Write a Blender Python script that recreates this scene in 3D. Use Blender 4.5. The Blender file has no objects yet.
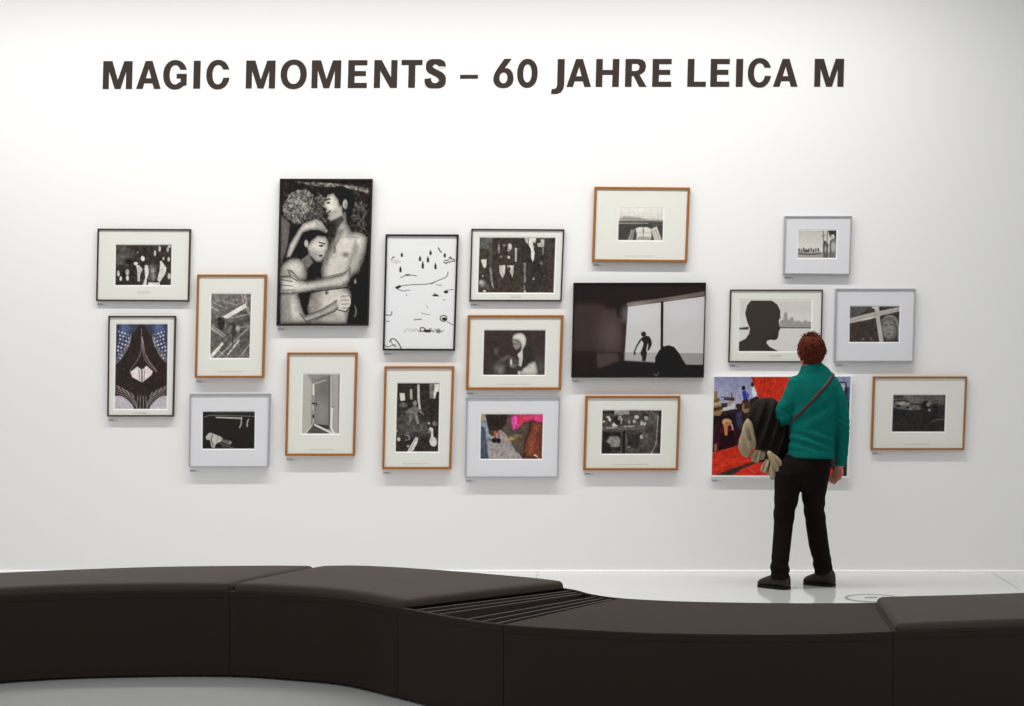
import bpy, bmesh, math, random
import numpy as np
from mathutils import Vector, Matrix
from mathutils.geometry import tessellate_polygon
from mathutils.bvhtree import BVHTree

# ------------------------------------------------------------------ camera, world, light, exposure
SC = bpy.context.scene
COL = SC.collection
F = 1750.0           # focal length in pixels of a 1024 x 706 frame
CAMY, CAMZ = -12.0, 1.5
cam_d = bpy.data.cameras.new('camera')
cam_d.sensor_width = 36.0
cam_d.lens = F / 1024 * 36.0
cam = bpy.data.objects.new('camera', cam_d)
cam.location = (0, CAMY, CAMZ)
cam.rotation_euler = (math.radians(90), 0, 0)
COL.objects.link(cam)
SC.camera = cam

w = bpy.data.worlds.new('gallery_ambient')
SC.world = w
w.use_nodes = True
nt = w.node_tree
nt.nodes.clear()
wo = nt.nodes.new('ShaderNodeOutputWorld')
bg = nt.nodes.new('ShaderNodeBackground')
tc = nt.nodes.new('ShaderNodeTexCoord')
sp = nt.nodes.new('ShaderNodeSeparateXYZ')
mr = nt.nodes.new('ShaderNodeMapRange')
mr.inputs['From Min'].default_value = -0.2
mr.inputs['From Max'].default_value = 0.9
mx = nt.nodes.new('ShaderNodeMix')
mx.data_type = 'RGBA'
mx.inputs[6].default_value = (0.485, 0.50, 0.525, 1)
mx.inputs[7].default_value = (1.09, 1.10, 1.12, 1)
nt.links.new(tc.outputs['Generated'], sp.inputs[0])
nt.links.new(sp.outputs['Z'], mr.inputs['Value'])
nt.links.new(mr.outputs[0], mx.inputs[0])
nt.links.new(mx.outputs[2], bg.inputs['Color'])
bg.inputs['Strength'].default_value = 0.675
nt.links.new(bg.outputs[0], wo.inputs['Surface'])


def area(name, loc, rot, size, size_y, power, color):
    l = bpy.data.lights.new(name, 'AREA')
    l.shape = 'RECTANGLE'
    l.size, l.size_y = size, size_y
    l.energy = power
    l.color = color
    o = bpy.data.objects.new(name, l)
    o.location = loc
    o.rotation_euler = rot
    COL.objects.link(o)
    return o


track = area('ceiling_light_track', (-0.9, -1.45, 4.75), (math.radians(11), 0, 0), 7.6, 0.12, 124, (1.0, 0.985, 0.935))
track.data.spread = math.radians(125)

SC.view_settings.view_transform = 'Standard'
SC.view_settings.look = 'None'
SC.view_settings.gamma = 1
SC.view_settings.exposure = 0.0
SC.view_settings.use_curve_mapping = False


# ------------------------------------------------------------------ helpers
def lin(c):
    c = c / 255.0
    return c / 12.92 if c <= 0.04045 else ((c + 0.055) / 1.055) ** 2.4


def L3(c):
    return (lin(c[0]), lin(c[1]), lin(c[2]), 1.0)


def mat(name, c, rough=0.6, spec=0.5, metal=0.0, bump=None, var=None, sheen=0):
    m = bpy.data.materials.new(name)
    m.use_nodes = True
    n = m.node_tree
    b = n.nodes['Principled BSDF']
    b.inputs['Base Color'].default_value = L3(c)
    b.inputs['Roughness'].default_value = rough
    b.inputs['Specular IOR Level'].default_value = spec
    b.inputs['Metallic'].default_value = metal
    if sheen:
        b.inputs['Sheen Weight'].default_value = sheen
    if bump or var:
        t = n.nodes.new('ShaderNodeTexCoord')
        nz = n.nodes.new('ShaderNodeTexNoise')
        n.links.new(t.outputs['Object'], nz.inputs['Vector'])
        nz.inputs['Scale'].default_value = (bump or var)[0]
        nz.inputs['Detail'].default_value = 5
        if bump:
            bp = n.nodes.new('ShaderNodeBump')
            bp.inputs['Strength'].default_value = bump[1]
            bp.inputs['Distance'].default_value = bump[2]
            n.links.new(nz.outputs['Fac'], bp.inputs['Height'])
            n.links.new(bp.outputs[0], b.inputs['Normal'])
        if var:
            nv = n.nodes.new('ShaderNodeTexNoise')
            nv.inputs['Scale'].default_value = var[0]
            nv.inputs['Detail'].default_value = 3
            n.links.new(t.outputs['Object'], nv.inputs['Vector'])
            r = n.nodes.new('ShaderNodeMix')
            r.data_type = 'RGBA'
            r.inputs[6].default_value = L3([v * (1 - var[1]) for v in c])
            r.inputs[7].default_value = L3([min(255, v * (1 + var[1])) for v in c])
            n.links.new(nv.outputs['Fac'], r.inputs[0])
            n.links.new(r.outputs[2], b.inputs['Base Color'])
    return m


def mesh_obj(name, verts, faces, m=None, parent=None, smooth=False):
    me = bpy.data.meshes.new(name)
    me.from_pydata([tuple(v) for v in verts], [], faces)
    me.validate()
    bm = bmesh.new()
    bm.from_mesh(me)
    bmesh.ops.recalc_face_normals(bm, faces=bm.faces)
    bm.to_mesh(me)
    bm.free()
    o = bpy.data.objects.new(name, me)
    COL.objects.link(o)
    if m:
        me.materials.append(m)
    if smooth:
        me.shade_smooth()
    if parent:
        o.parent = parent
        o.matrix_parent_inverse = parent.matrix_basis.inverted()
    return o


def empty(name, loc, label=None, cat=None, group=None):
    o = bpy.data.objects.new(name, None)
    o.location = loc
    o.empty_display_size = 0.05
    COL.objects.link(o)
    tag(o, label, cat, group)
    return o


def tag(o, label=None, cat=None, group=None, kind=None):
    if label:
        o['label'] = label
    if cat:
        o['category'] = cat
    if group:
        o['group'] = group
    if kind:
        o['kind'] = kind
    return o


def px3(px, py, d):
    """a point seen at (px, py) lying d metres in front of the camera"""
    return Vector(((px - 512) / F * d, CAMY + d, CAMZ - (py - 353) / F * d))


def catmull(pts, n):
    pts = [np.array(p, float) for p in pts]
    P = [2 * pts[0] - pts[1]] + pts + [2 * pts[-1] - pts[-2]]
    out = []
    for i in range(1, len(P) - 2):
        for k in range(n):
            t = k / n
            a, b, c, d = P[i - 1], P[i], P[i + 1], P[i + 2]
            out.append(0.5 * ((2 * b) + (c - a) * t + (2 * a - 5 * b + 4 * c - d) * t * t + (3 * b - a - 3 * c + d) * t ** 3))
    out.append(P[-2])
    return out


def box_data(x0, x1, y0, y1, z0, z1):
    v = [(x, y, z) for x in (x0, x1) for y in (y0, y1) for z in (z0, z1)]
    f = [(0, 1, 3, 2), (4, 6, 7, 5), (0, 4, 5, 1), (2, 3, 7, 6), (0, 2, 6, 4), (1, 5, 7, 3)]
    return v, f


# ------------------------------------------------------------------ the setting
M_wall = mat('wall_paint', (238, 237, 236), 0.85, 0.15, bump=(180, 0.15, 0.002), var=(0.5, 0.006))
v, f = box_data(-7, 7, 0, 0.2, 0, 5.2)
wl = mesh_obj('wall_back', v, f, M_wall)
tag(wl, 'tall white gallery wall carrying the pictures', 'wall', kind='structure')
M_floor = mat('polished_floor', (202, 202, 200), 0.10, 0.5, var=(3, 0.01))
# floor slabs with narrow joints at a few tile lines
v, f = box_data(-7, 7, -14, 0.0, -0.15, 0)
fl = mesh_obj('floor', v, f, M_floor)
tag(fl, 'light grey polished floor', 'floor', kind='structure')
M_joint = mat('floor_joint', (165, 165, 163), 0.6)
jx0, jx1 = (529 - 512) / F * 11.7, (538 - 512) / F * 11.98
vv, ff = [], []
for dx in (-3.1, 0, 3.1, ):
    b = len(vv)
    for (x, y) in ((jx0 * 1.02 + dx, -0.9), (jx0 * 1.02 + 0.006 + dx, -0.9), (jx1 + 0.006 + dx, 0), (jx1 + dx, 0)):
        vv += [(x, y, 0.0005)]
    ff.append((b, b + 1, b + 2, b + 3))
tag(mesh_obj('trim_1', vv, ff, M_joint), kind='structure')
M_base = mat('baseboard_white', (250, 250, 250), 0.4)
prof = [(0, 0), (-0.014, 0), (-0.014, 0.007), (-0.010, 0.010), (0, 0.010)]
vv = [(x, y, z) for x in (-7, 7) for (y, z) in prof]
ff = [(i, (i + 1) % 5, (i + 1) % 5 + 5, i + 5) for i in range(5)] + [(0, 1, 2, 3, 4), (9, 8, 7, 6, 5)]
bs = mesh_obj('baseboard_back', vv, ff, M_base)
tag(bs, 'thin white strip along the foot of the wall', 'baseboard', kind='structure')

# round floor outlet
M_ring = mat('outlet_metal', (140, 140, 137), 0.5, 0.5)
M_lid = mat('outlet_lid', (196, 196, 194), 0.3)
rc = px3(873, 598.5, 2625 / 245.5)
ot = empty('floor_outlet', (rc.x, rc.y, 0), 'round floor outlet with thin grey ring, half hidden behind the bench', 'floor outlet')
N = 48
vv, ff = [], []
for (r, z) in ((0.172, 0.0), (0.170, 0.004), (0.155, 0.004), (0.153, 0.0)):
    vv += [(rc.x + r * math.cos(2 * math.pi * i / N), rc.y + r * math.sin(2 * math.pi * i / N), z) for i in range(N)]
for k in range(3):
    ff += [(k * N + i, k * N + (i + 1) % N, (k + 1) * N + (i + 1) % N, (k + 1) * N + i) for i in range(N)]
mesh_obj('ring', vv, ff, M_ring, ot)
vv = [(rc.x + 0.152 * math.cos(2 * math.pi * i / N), rc.y + 0.152 * math.sin(2 * math.pi * i / N), 0.002) for i in range(N)]
mesh_obj('lid', vv, [tuple(range(N))], M_lid, ot)
v, f = box_data(rc.x - 0.045, rc.x + 0.03, rc.y + 0.015, rc.y + 0.03, 0.002, 0.006)
mesh_obj('latch', v, f, M_ring, ot)

# ------------------------------------------------------------------ lettering on the wall
M_letter = mat('letter_vinyl', (60, 50, 45), 0.8, 0.15)


def arc(cx, cy, rx, ry, a0, a1, n=28, e=2.15):
    out = []
    for i in range(n + 1):
        a = math.radians(a0 + (a1 - a0) * i / n)
        c, s = math.cos(a), math.sin(a)
        out.append((cx + rx * math.copysign(abs(c) ** (2 / e), c), cy + ry * math.copysign(abs(s) ** (2 / e), s)))
    return out


def ribbon(path, wd):
    P = catmull(path, 6)
    n = len(P)
    Lf, Rt = [], []
    for i in range(n):
        t = P[min(i + 1, n - 1)] - P[max(i - 1, 0)]
        t = t / np.hypot(*t)
        nn = np.array([-t[1], t[0]])
        # slightly thinner where the stroke runs level
        ww = wd * (0.80 + 0.20 * abs(t[1]) + 0.22 * abs(t[0] * t[1]) * 2)
        Lf.append(tuple(P[i] + nn * ww / 2))
        Rt.append(tuple(P[i] - nn * ww / 2))
    return Lf + Rt[::-1]


def ang(y, cy, ry, e=2.15):
    s = (y - cy) / ry
    return math.degrees(math.asin(math.copysign(abs(s) ** (e / 2), s)))


def glyph(ch):
    if ch == 'M':
        return [[(0, 0), (0, 190), (62, 190), (102, 60), (143, 190), (200, 190), (200, 0), (158, 0), (158, 122), (122, 0), (82, 0), (41, 122), (41, 0)]]
    if ch == 'A':
        return [[(0, 0), (61, 190), (108, 190), (168, 0), (122, 0), (111, 38), (55, 38), (45, 0)], [(65, 72), (102, 72), (84, 138)]]
    if ch == 'G':
        return [arc(82, 95, 82, 101, ang(130, 95, 101), 312) + [(161, 24), (161, 102), (92, 102), (92, 70), (120, 70), (120, 44)]
                + arc(82, 95, 38, 66, 312, ang(130, 95, 66))]
    if ch == 'I':
        return [[(0, 0), (0, 190), (47, 190), (47, 0)]]
    if ch == 'C':
        return [arc(80, 95, 80, 101, ang(130, 95, 101), 360 + ang(74, 95, 101), 44) + arc(80, 95, 38, 66, 360 + ang(74, 95, 66), ang(130, 95, 66), 44)]
    if ch == 'O':
        return [arc(89, 95, 89, 101, 0, 352, 50), arc(89, 95, 45, 66, 0, 352, 50)]
    if ch == '0':
        return [arc(70, 94, 70, 99, 0, 352, 50), arc(70, 94, 29, 62, 0, 352, 50)]
    if ch == 'E':
        return [[(0, 0), (0, 190), (130, 190), (130, 155), (45, 155), (45, 116), (122, 116), (122, 82), (45, 82), (45, 35), (130, 35), (130, 0)]]
    if ch == 'N':
        return [[(0, 0), (0, 190), (50, 190), (116, 72), (116, 190), (158, 190), (158, 0), (111, 0), (42, 118), (42, 0)]]
    if ch == 'T':
        return [[(0, 155), (0, 190), (143, 190), (143, 155), (95, 155), (95, 0), (49, 0), (49, 155)]]
    if ch == 'S':
        return [ribbon([(122, 134), (117, 158), (98, 172), (74, 177), (48, 172), (33, 158), (31, 138), (42, 120), (74, 102), (107, 83),
                        (123, 60), (121, 36), (104, 19), (76, 13), (45, 17), (27, 34), (22, 62)], 43)]
    if ch == '-':
        return [[(0, 60), (0, 86), (122, 86), (122, 60)]]
    if ch == '6':
        return [[(122, 194), (72, 194), (45, 155), (20, 117), (5, 85), (0, 60)] + arc(69, 58, 69, 64, 180, 372, 30) + [(132, 95), (117, 118), (96, 130), (76, 130)],
                arc(69, 64, 27, 37, 0, 350, 30)]
    if ch == 'J':
        return [[(40, 190), (88, 190), (88, 12), (82, -16), (66, -38), (40, -48), (0, -48), (4, -14), (22, -14), (35, -7), (40, 12)]]
    if ch == 'H':
        return [[(0, 0), (0, 190), (45, 190), (45, 115), (113, 115), (113, 190), (158, 190), (158, 0), (113, 0), (113, 82), (45, 82), (45, 0)]]
    if ch == 'R':
        return [[(0, 0), (0, 190), (88, 190), (116, 185), (134, 168), (141, 140), (134, 108), (118, 92), (98, 82), (148, 0), (97, 0), (58, 74), (45, 74), (45, 0)],
                [(45, 157), (80, 157), (93, 149), (97, 134), (91, 116), (76, 108), (45, 108)]]
    if ch == 'L':
        return [[(0, 0), (0, 190), (46, 190), (46, 35), (127, 35), (127, 0)]]


LET = [('M', 102.6), ('A', 136.0), ('G', 162.8), ('I', 193.1), ('C', 205.9), ('M', 245.6), ('O', 280.3), ('M', 311.3), ('E', 347.7),
       ('N', 373.7), ('T', 400.9), ('S', 424.2), ('-', 459.8), ('6', 493.1), ('0', 516.8), ('J', 551.2), ('A', 566.4), ('H', 595.6),
       ('R', 624.9), ('E', 652.1), ('L', 687.2), ('E', 710.2), ('I', 735.7), ('C', 747.5), ('A', 773.0), ('M', 814.2)]
lt0 = px3(102.6, 88.8, 12)
let = empty('wall_lettering', (lt0.x, 0, lt0.z), 'large dark brown lettering reading MAGIC MOMENTS - 60 JAHRE LEICA M on the wall', 'lettering')
for ch, x0 in LET:
    yb = float(np.interp(x0, [103, 380, 560, 840], [88.9, 87.8, 86.8, 86.6]))
    loops = []
    for lp in glyph(ch):
        loops.append([px3(x0 + (x + 5.0 * y / 190) / 6.827, yb - y / 6.827, 12 - 0.003) for x, y in lp])
    flat = [p for lp in loops for p in lp]
    tri = tessellate_polygon([[Vector((p.x, p.z, 0)) for p in lp] for lp in loops])
    n = len(flat)
    vv = [(p.x, -0.003, p.z) for p in flat] + [(p.x, 0.0, p.z) for p in flat]
    ff = [tuple(t) for t in tri]
    b = 0
    for lp in loops:
        k = len(lp)
        ff += [(b + i, b + (i + 1) % k, n + b + (i + 1) % k, n + b + i) for i in range(k)]
        b += k
    mesh_obj('dash' if ch == '-' else 'letter', vv, ff, M_letter, let)


# ------------------------------------------------------------------ painter for the prints
class Cv:
    """colour samples over a print: painted at points given in picture coordinates"""

    def __init__(s, quad, step=0.55):
        q = [np.array(p, float) for p in quad]
        W = np.hypot(*(q[1] - q[0]))
        H = np.hypot(*(q[3] - q[0]))
        s.nu, s.nv = max(8, int(W / step)), max(8, int(H / step))
        s.q = q
        u = np.linspace(0, 1, s.nu + 1)
        v_ = np.linspace(0, 1, s.nv + 1)
        U, V = np.meshgrid(u, v_)
        s.U, s.V = U, V
        s.X = (q[0][0] * (1 - U) * (1 - V) + q[1][0] * U * (1 - V) + q[2][0] * U * V + q[3][0] * (1 - U) * V)
        s.Y = (q[0][1] * (1 - U) * (1 - V) + q[1][1] * U * (1 - V) + q[2][1] * U * V + q[3][1] * (1 - U) * V)
        s.C = np.zeros(U.shape + (3,))
        s.z(0, 0, 1)
        s.rng = np.random.RandomState(int(q[0][0] * 7 + q[0][1]) % 9999)

    def z(s, ox, oy, k):
        s.ox, s.oy, s.k = ox, oy, k
        s.x = (s.X - ox) * k
        s.y = (s.Y - oy) * k

    def put(s, m, c, a=1.0):
        m = np.clip(m, 0, 1)[..., None] * a
        s.C = s.C * (1 - m) + np.array(c, float) * m

    def fill(s, c):
        s.C[:] = np.array(c, float)

    def _g(s, c):
        return (c, c * 0.97, c * 0.93) if np.isscalar(c) else c

    def _box(s, pts, pad):
        xs = [p[0] for p in pts]
        ys = [p[1] for p in pts]
        return (s.x > min(xs) - pad) & (s.x < max(xs) + pad) & (s.y > min(ys) - pad) & (s.y < max(ys) + pad)

    def poly(s, pts, c, a=1.0, soft=0.6, sm=False, rim=None):
        c = s._g(c)
        if sm:
            pts = [tuple(p) for p in catmull(list(pts) + [pts[0]], 4)[:-1]]
        soft = soft * s.k
        bx = s._box(pts, soft)
        if not bx.any():
            return
        x, y = s.x[bx], s.y[bx]
        ins = np.zeros(x.shape, bool)
        dist = np.full(x.shape, 1e9)
        n = len(pts)
        for i in range(n):
            x0, y0 = pts[i]
            x1, y1 = pts[(i + 1) % n]
            if y0 != y1:
                cr = ((y0 > y) != (y1 > y)) & (x < (x1 - x0) * (y - y0) / (y1 - y0) + x0)
                ins ^= cr
            dx, dy = x1 - x0, y1 - y0
            l2 = dx * dx + dy * dy + 1e-9
            t = np.clip(((x - x0) * dx + (y - y0) * dy) / l2, 0, 1)
            dist = np.minimum(dist, np.hypot(x - x0 - t * dx, y - y0 - t * dy))
        m = np.zeros(s.x.shape)
        m[bx] = np.clip(0.5 + np.where(ins, dist, -dist) / soft, 0, 1)
        s.put(m, c, a)
        if rim:
            e = np.zeros(s.x.shape)
            e[bx] = rim[1] * np.exp(-dist / rim[0])
            s.C = s.C * (1 - (e * m)[..., None])

    def ell(s, cx, cy, rx, ry, c, a=1.0, soft=0.6, rot=0):
        c = s._g(c)
        r = math.radians(rot)
        dx, dy = s.x - cx, s.y - cy
        u = dx * math.cos(r) + dy * math.sin(r)
        w_ = -dx * math.sin(r) + dy * math.cos(r)
        d = (1 - np.sqrt((u / rx) ** 2 + (w_ / ry) ** 2)) * min(rx, ry)
        s.put(0.5 + d / (soft * s.k), c, a)

    def line(s, pts, wd, c, a=1.0, soft=0.5):
        c = s._g(c)
        dist = np.full(s.x.shape, 1e9)
        for (x0, y0), (x1, y1) in zip(pts[:-1], pts[1:]):
            dx, dy = x1 - x0, y1 - y0
            l2 = dx * dx + dy * dy + 1e-9
            t = np.clip(((s.x - x0) * dx + (s.y - y0) * dy) / l2, 0, 1)
            dist = np.minimum(dist, np.hypot(s.x - x0 - t * dx, s.y - y0 - t * dy))
        s.put(0.5 + (wd / 2 - dist) / (soft * s.k), c, a)

    def curve(s, pts, wd, c, a=1.0, soft=0.5):
        s.line([tuple(p) for p in catmull(pts, 6)], wd, c, a, soft)

    def noise(s, amp, scale, sx=1.0, sy=1.0, ang_=0):
        """mottling: scale in picture pixels"""
        r = math.radians(ang_)
        X, Y = s.X * math.cos(r) + s.Y * math.sin(r), -s.X * math.sin(r) + s.Y * math.cos(r)
        gx, gy = X / (scale * sx), Y / (scale * sy)
        gx, gy = gx - gx.min(), gy - gy.min()
        T = s.rng.uniform(-1, 1, (int(gy.max()) + 3, int(gx.max()) + 3))
        ix, iy = gx.astype(int), gy.astype(int)
        fx, fy = gx - ix, gy - iy
        fx, fy = fx * fx * (3 - 2 * fx), fy * fy * (3 - 2 * fy)
        n_ = (T[iy, ix] * (1 - fx) + T[iy, ix + 1] * fx) * (1 - fy) + (T[iy + 1, ix] * (1 - fx) + T[iy + 1, ix + 1] * fx) * fy
        s.C = np.clip(s.C * (1 + amp * 0.55 * n_[..., None] * (1.25 - s.C.mean(-1, keepdims=True) / 255)), 0, 255)

    def grad(s, p0, p1, c0, c1, a=1.0):
        dx, dy = p1[0] - p0[0], p1[1] - p0[1]
        t = np.clip(((s.x - p0[0]) * dx + (s.y - p0[1]) * dy) / (dx * dx + dy * dy), 0, 1)[..., None]
        c = np.array(s._g(c0)) * (1 - t) + np.array(s._g(c1)) * t
        s.C = s.C * (1 - a) + c * a


def art_street(c):      # 1 people on a dark street
    c.fill((60, 51, 46))
    c.z(80, 160, 5.045)
    c.ell(215, 485, 45, 60, 92, 0.8, 8)
    c.poly([(330, 530), (385, 530), (385, 605), (335, 610)], 92, 0.9, 2)
    c.ell(365, 565, 9, 34, 150, 0.9, 3)
    c.poly([(178, 530), (275, 530), (275, 631), (178, 631)], 44, 0.7, 2)
    c.ell(245, 512, 24, 14, 34, 0.9, 2)
    c.noise(0.3, 3)
    for (x, y, rx, ry, g) in ((315, 497, 10, 13, 235), (280, 522, 11, 8, 215), (400, 446, 6, 15, 200), (377, 470, 5, 16, 205), (441, 452, 6, 12, 190),
                              (446, 500, 6, 12, 190), (449, 586, 8, 15, 200), (192, 572, 7, 14, 200), (204, 598, 6, 12, 215), (237, 565, 10, 15, 185),
                              (238, 595, 7, 14, 205), (408, 518, 7, 10, 225), (450, 436, 8, 7, 190), (333, 538, 9, 9, 220), (420, 497, 5, 9, 190), (290, 466, 4, 4, 160)):
        c.ell(x, y, rx, ry, g)
    c.poly([(280, 528), (300, 532), (315, 552), (303, 575), (300, 612), (288, 612), (288, 565)], 205)
    c.poly([(324, 545), (343, 540), (346, 570), (335, 600), (334, 631), (314, 631), (328, 595)], 228)
    c.poly([(402, 525), (418, 520), (434, 545), (430, 572), (412, 600), (400, 618), (388, 604), (400, 560)], 218)
    c.poly([(344, 618), (400, 618), (402, 631), (340, 631)], 225)
    c.noise(0.15, 1.2)


def art_bridge(c):      # 2 dark iron vault with pale centre
    c.fill((52, 43, 39))
    c.z(80, 290, 5.045)
    for sg in (1, -1):
        X = lambda x: 310 + sg * (x - 310)
        c.poly([(X(178), 170), (X(300), 170), (X(262), 230), (X(215), 290), (X(178), 375)], (66, 68, 88), 1, 2)
        c.ell(X(225), 195, 26, 26, (96, 108, 150), 0.8, 3)
        for k in range(4):
            x = 196 + k * 15
            for j in range(9):
                y = 210 + j * 19 + k * 5
                if y < 370 - (x - 180) * 1.3:
                    c.ell(X(x + 6 * math.sin(j)), y, 5, 5.5, (205, 210, 228) if (j + k) % 3 else (135, 145, 175), 0.95, 0.5)
        for o in (0, 12, 24):
            c.curve([(X(180), 372 - o), (X(215), 335 - o), (X(243), 280 - o), (X(255), 245 - o)], 4, (150, 150, 160), 0.8)
        c.poly([(X(174), 535), (X(205), 535), (X(245), 560), (X(268), 602), (X(172), 602)], (196, 188, 196), 1, 1.2, True)
        for o in range(4):
            c.curve([(X(178), 482 + o * 12), (X(215), 498 + o * 11), (X(255), 530 + o * 9), (X(285), 575 + o * 6)], 4, (150, 140, 138), 0.75)
            c.line([(X(190 + o * 22), 486 + o * 10), (X(205 + o * 22), 510 + o * 10)], 4, (190, 182, 180), 0.7)
        c.line([(X(290), 535), (X(285), 602)], 5, (150, 140, 138), 0.7)
        c.line([(X(303), 535), (X(301), 602)], 4, (180, 170, 168), 0.7)
    c.poly([(310, 200), (375, 300), (430, 385), (430, 460), (310, 525), (188, 460), (188, 385), (250, 290)], (50, 41, 38), 0.9, 3)
    c.curve([(309, 195), (303, 320), (250, 408)], 4, (140, 125, 130), 0.8)
    c.curve([(312, 240), (330, 330), (383, 410)], 8, (165, 135, 128), 0.7)
    c.curve([(312, 240), (320, 335), (362, 395)], 3, (200, 180, 175), 0.7)
    c.poly([(252, 414), (288, 386), (310, 402), (335, 382), (366, 410), (358, 430), (312, 467), (262, 440)], (232, 218, 216))
    c.line([(295, 400), (300, 455)], 3, 90)
    c.line([(311, 400), (311, 465)], 8, 90, 0.8)
    c.line([(326, 400), (321, 455)], 3, 90)
    c.ell(310, 392, 14, 6, 50)
    c.noise(0.22, 1.6)


def art_planks(c):      # 3 diagonal beams seen from above
    c.fill((112, 106, 101))
    c.z(80, 290, 5.045)
    c.poly([(655, 20), (760, 20), (655, 90)], 128, 1, 3)
    c.poly([(655, 100), (760, 240), (730, 343), (655, 260)], 98, 1, 3)
    c.poly([(760, 90), (860, 60), (860, 340), (780, 230)], 92, 1, 3)
    for (p, wd, g, a) in (([(860, 120), (760, 140)], 8, 160, .8), ([(860, 150), (740, 175)], 10, 70, .8), ([(855, 180), (770, 200)], 6, 165, .8),
                          ([(660, 60), (740, 95)], 6, 165, .7), ([(700, 50), (790, 75)], 8, 150, .8), ([(660, 85), (700, 105)], 8, 190, .7),
                          ([(660, 190), (735, 245)], 12, 175, .8), ([(668, 180), (740, 235)], 4, 220, .8), ([(690, 343), (850, 190)], 8, 165, .8),
                          ([(720, 343), (830, 225)], 12, 80, .8), ([(745, 325), (800, 255)], 9, 225, .9), ([(800, 343), (855, 275)], 4, 205, .9),
                          ([(655, 300), (760, 215)], 8, 80, .7), ([(690, 300), (740, 343)], 4, 180, .8), ([(830, 22), (850, 120)], 14, 160, .8),
                          ([(815, 22), (822, 60)], 4, 205, .8), ([(740, 55), (860, 40)], 5, 170, .6), ([(855, 230), (800, 300)], 10, 70, .6)):
        c.line(p, wd, g, a, 0.8)
    c.poly([(716, 135), (834, 66), (840, 88), (738, 146)], 232)
    c.poly([(655, 328), (716, 264), (724, 272), (668, 340), (655, 343)], 228)
    c.ell(712, 172, 17, 32, 46)
    c.ell(704, 148, 12, 12, 40)
    c.ell(722, 148, 6, 10, 58)
    c.ell(775, 205, 12, 34, 60, 0.9)
    c.ell(795, 195, 12, 16, 170, 0.8)
    c.ell(778, 186, 6, 7, 40)
    c.line([(772, 230), (765, 300)], 5, 60, 0.9)
    c.noise(0.22, 1.8)


def art_piano(c):       # 4 dark interior with a pale sleeve
    c.fill((40, 33, 30))
    c.z(170, 370, 5.045)
    c.grad((163, 300), (163, 400), 40, 32, 0.5)
    c.line([(172, 238), (200, 228), (428, 234)], 4, 130, 0.9)
    c.line([(232, 239), (360, 244)], 6, 205)
    c.line([(360, 240), (358, 275), (350, 290)], 7, 185, 0.9)
    c.line([(395, 250), (389, 262), (388, 285)], 7, 190, 0.9)
    c.line([(215, 216), (425, 216)], 4, 74, 0.9)
    c.poly([(178, 338), (198, 317), (228, 326), (262, 342), (256, 362), (232, 372), (224, 392), (208, 388), (200, 356), (184, 352)], 195, 1, 1, True)
    c.line([(212, 328), (206, 350), (216, 384)], 7, 110, 0.8)
    c.line([(240, 334), (234, 362)], 3, 120, 0.7)
    c.poly([(258, 346), (300, 358), (308, 374), (298, 380), (262, 366)], 108, 1, 1)
    c.line([(250, 372), (320, 394)], 3, 150, 0.9)
    c.line([(262, 386), (290, 396)], 3, 120, 0.9)
    c.ell(303, 366, 6, 8, 150)
    c.noise(0.15, 2)


def art_corridor(c):    # 5 open door in a pale room
    c.fill((168, 165, 160))
    c.z(275, 340, 5.04)
    c.poly([(140, 172), (182, 172), (178, 430), (150, 472), (132, 472)], 186, 1, 1)
    c.poly([(160, 172), (278, 172), (255, 200), (186, 215)], 150, 1, 1)
    c.poly([(196, 200), (276, 180), (278, 445), (196, 425)], 128, 1, 1)
    c.grad((0, 0), (1, 0), 0, 0, 0)
    c.ell(235, 360, 30, 60, 158, 0.6, 8)
    c.ell(250, 240, 26, 50, 112, 0.6, 8)
    c.line([(190, 190), (184, 430)], 3, 90, 0.7)
    c.line([(193, 225), (193, 275)], 9, 235)
    c.line([(200, 220), (255, 202)], 4, 215, 0.9)
    c.ell(195, 320, 10, 4, 40)
    c.ell(208, 325, 4, 7, 60)
    c.ell(192, 385, 5, 9, 50)
    c.ell(190, 340, 4, 14, 215, 0.7)
    c.poly([(160, 472), (192, 424), (272, 462), (275, 472)], 84, 1, 0.8)
    c.poly([(205, 424), (268, 430), (278, 452), (255, 448)], 62, 1, 0.8)
    c.line([(200, 428), (280, 468)], 8, 232)
    c.line([(186, 430), (152, 470)], 5, 225)
    c.line([(273, 182), (272, 430)], 6, 82, 0.85)
    c.line([(282, 190), (282, 440)], 6, 200, 0.8)
    c.line([(286, 340), (282, 440), (296, 472)], 10, 235)
    c.poly([(300, 172), (327, 172), (322, 472), (308, 472), (298, 430)], 175, 0.9, 2)
    c.line([(322, 172), (318, 472)], 6, 120, 0.7)
    c.ell(290, 338, 6, 4, 130)
    c.noise(0.07, 1.5)


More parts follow.
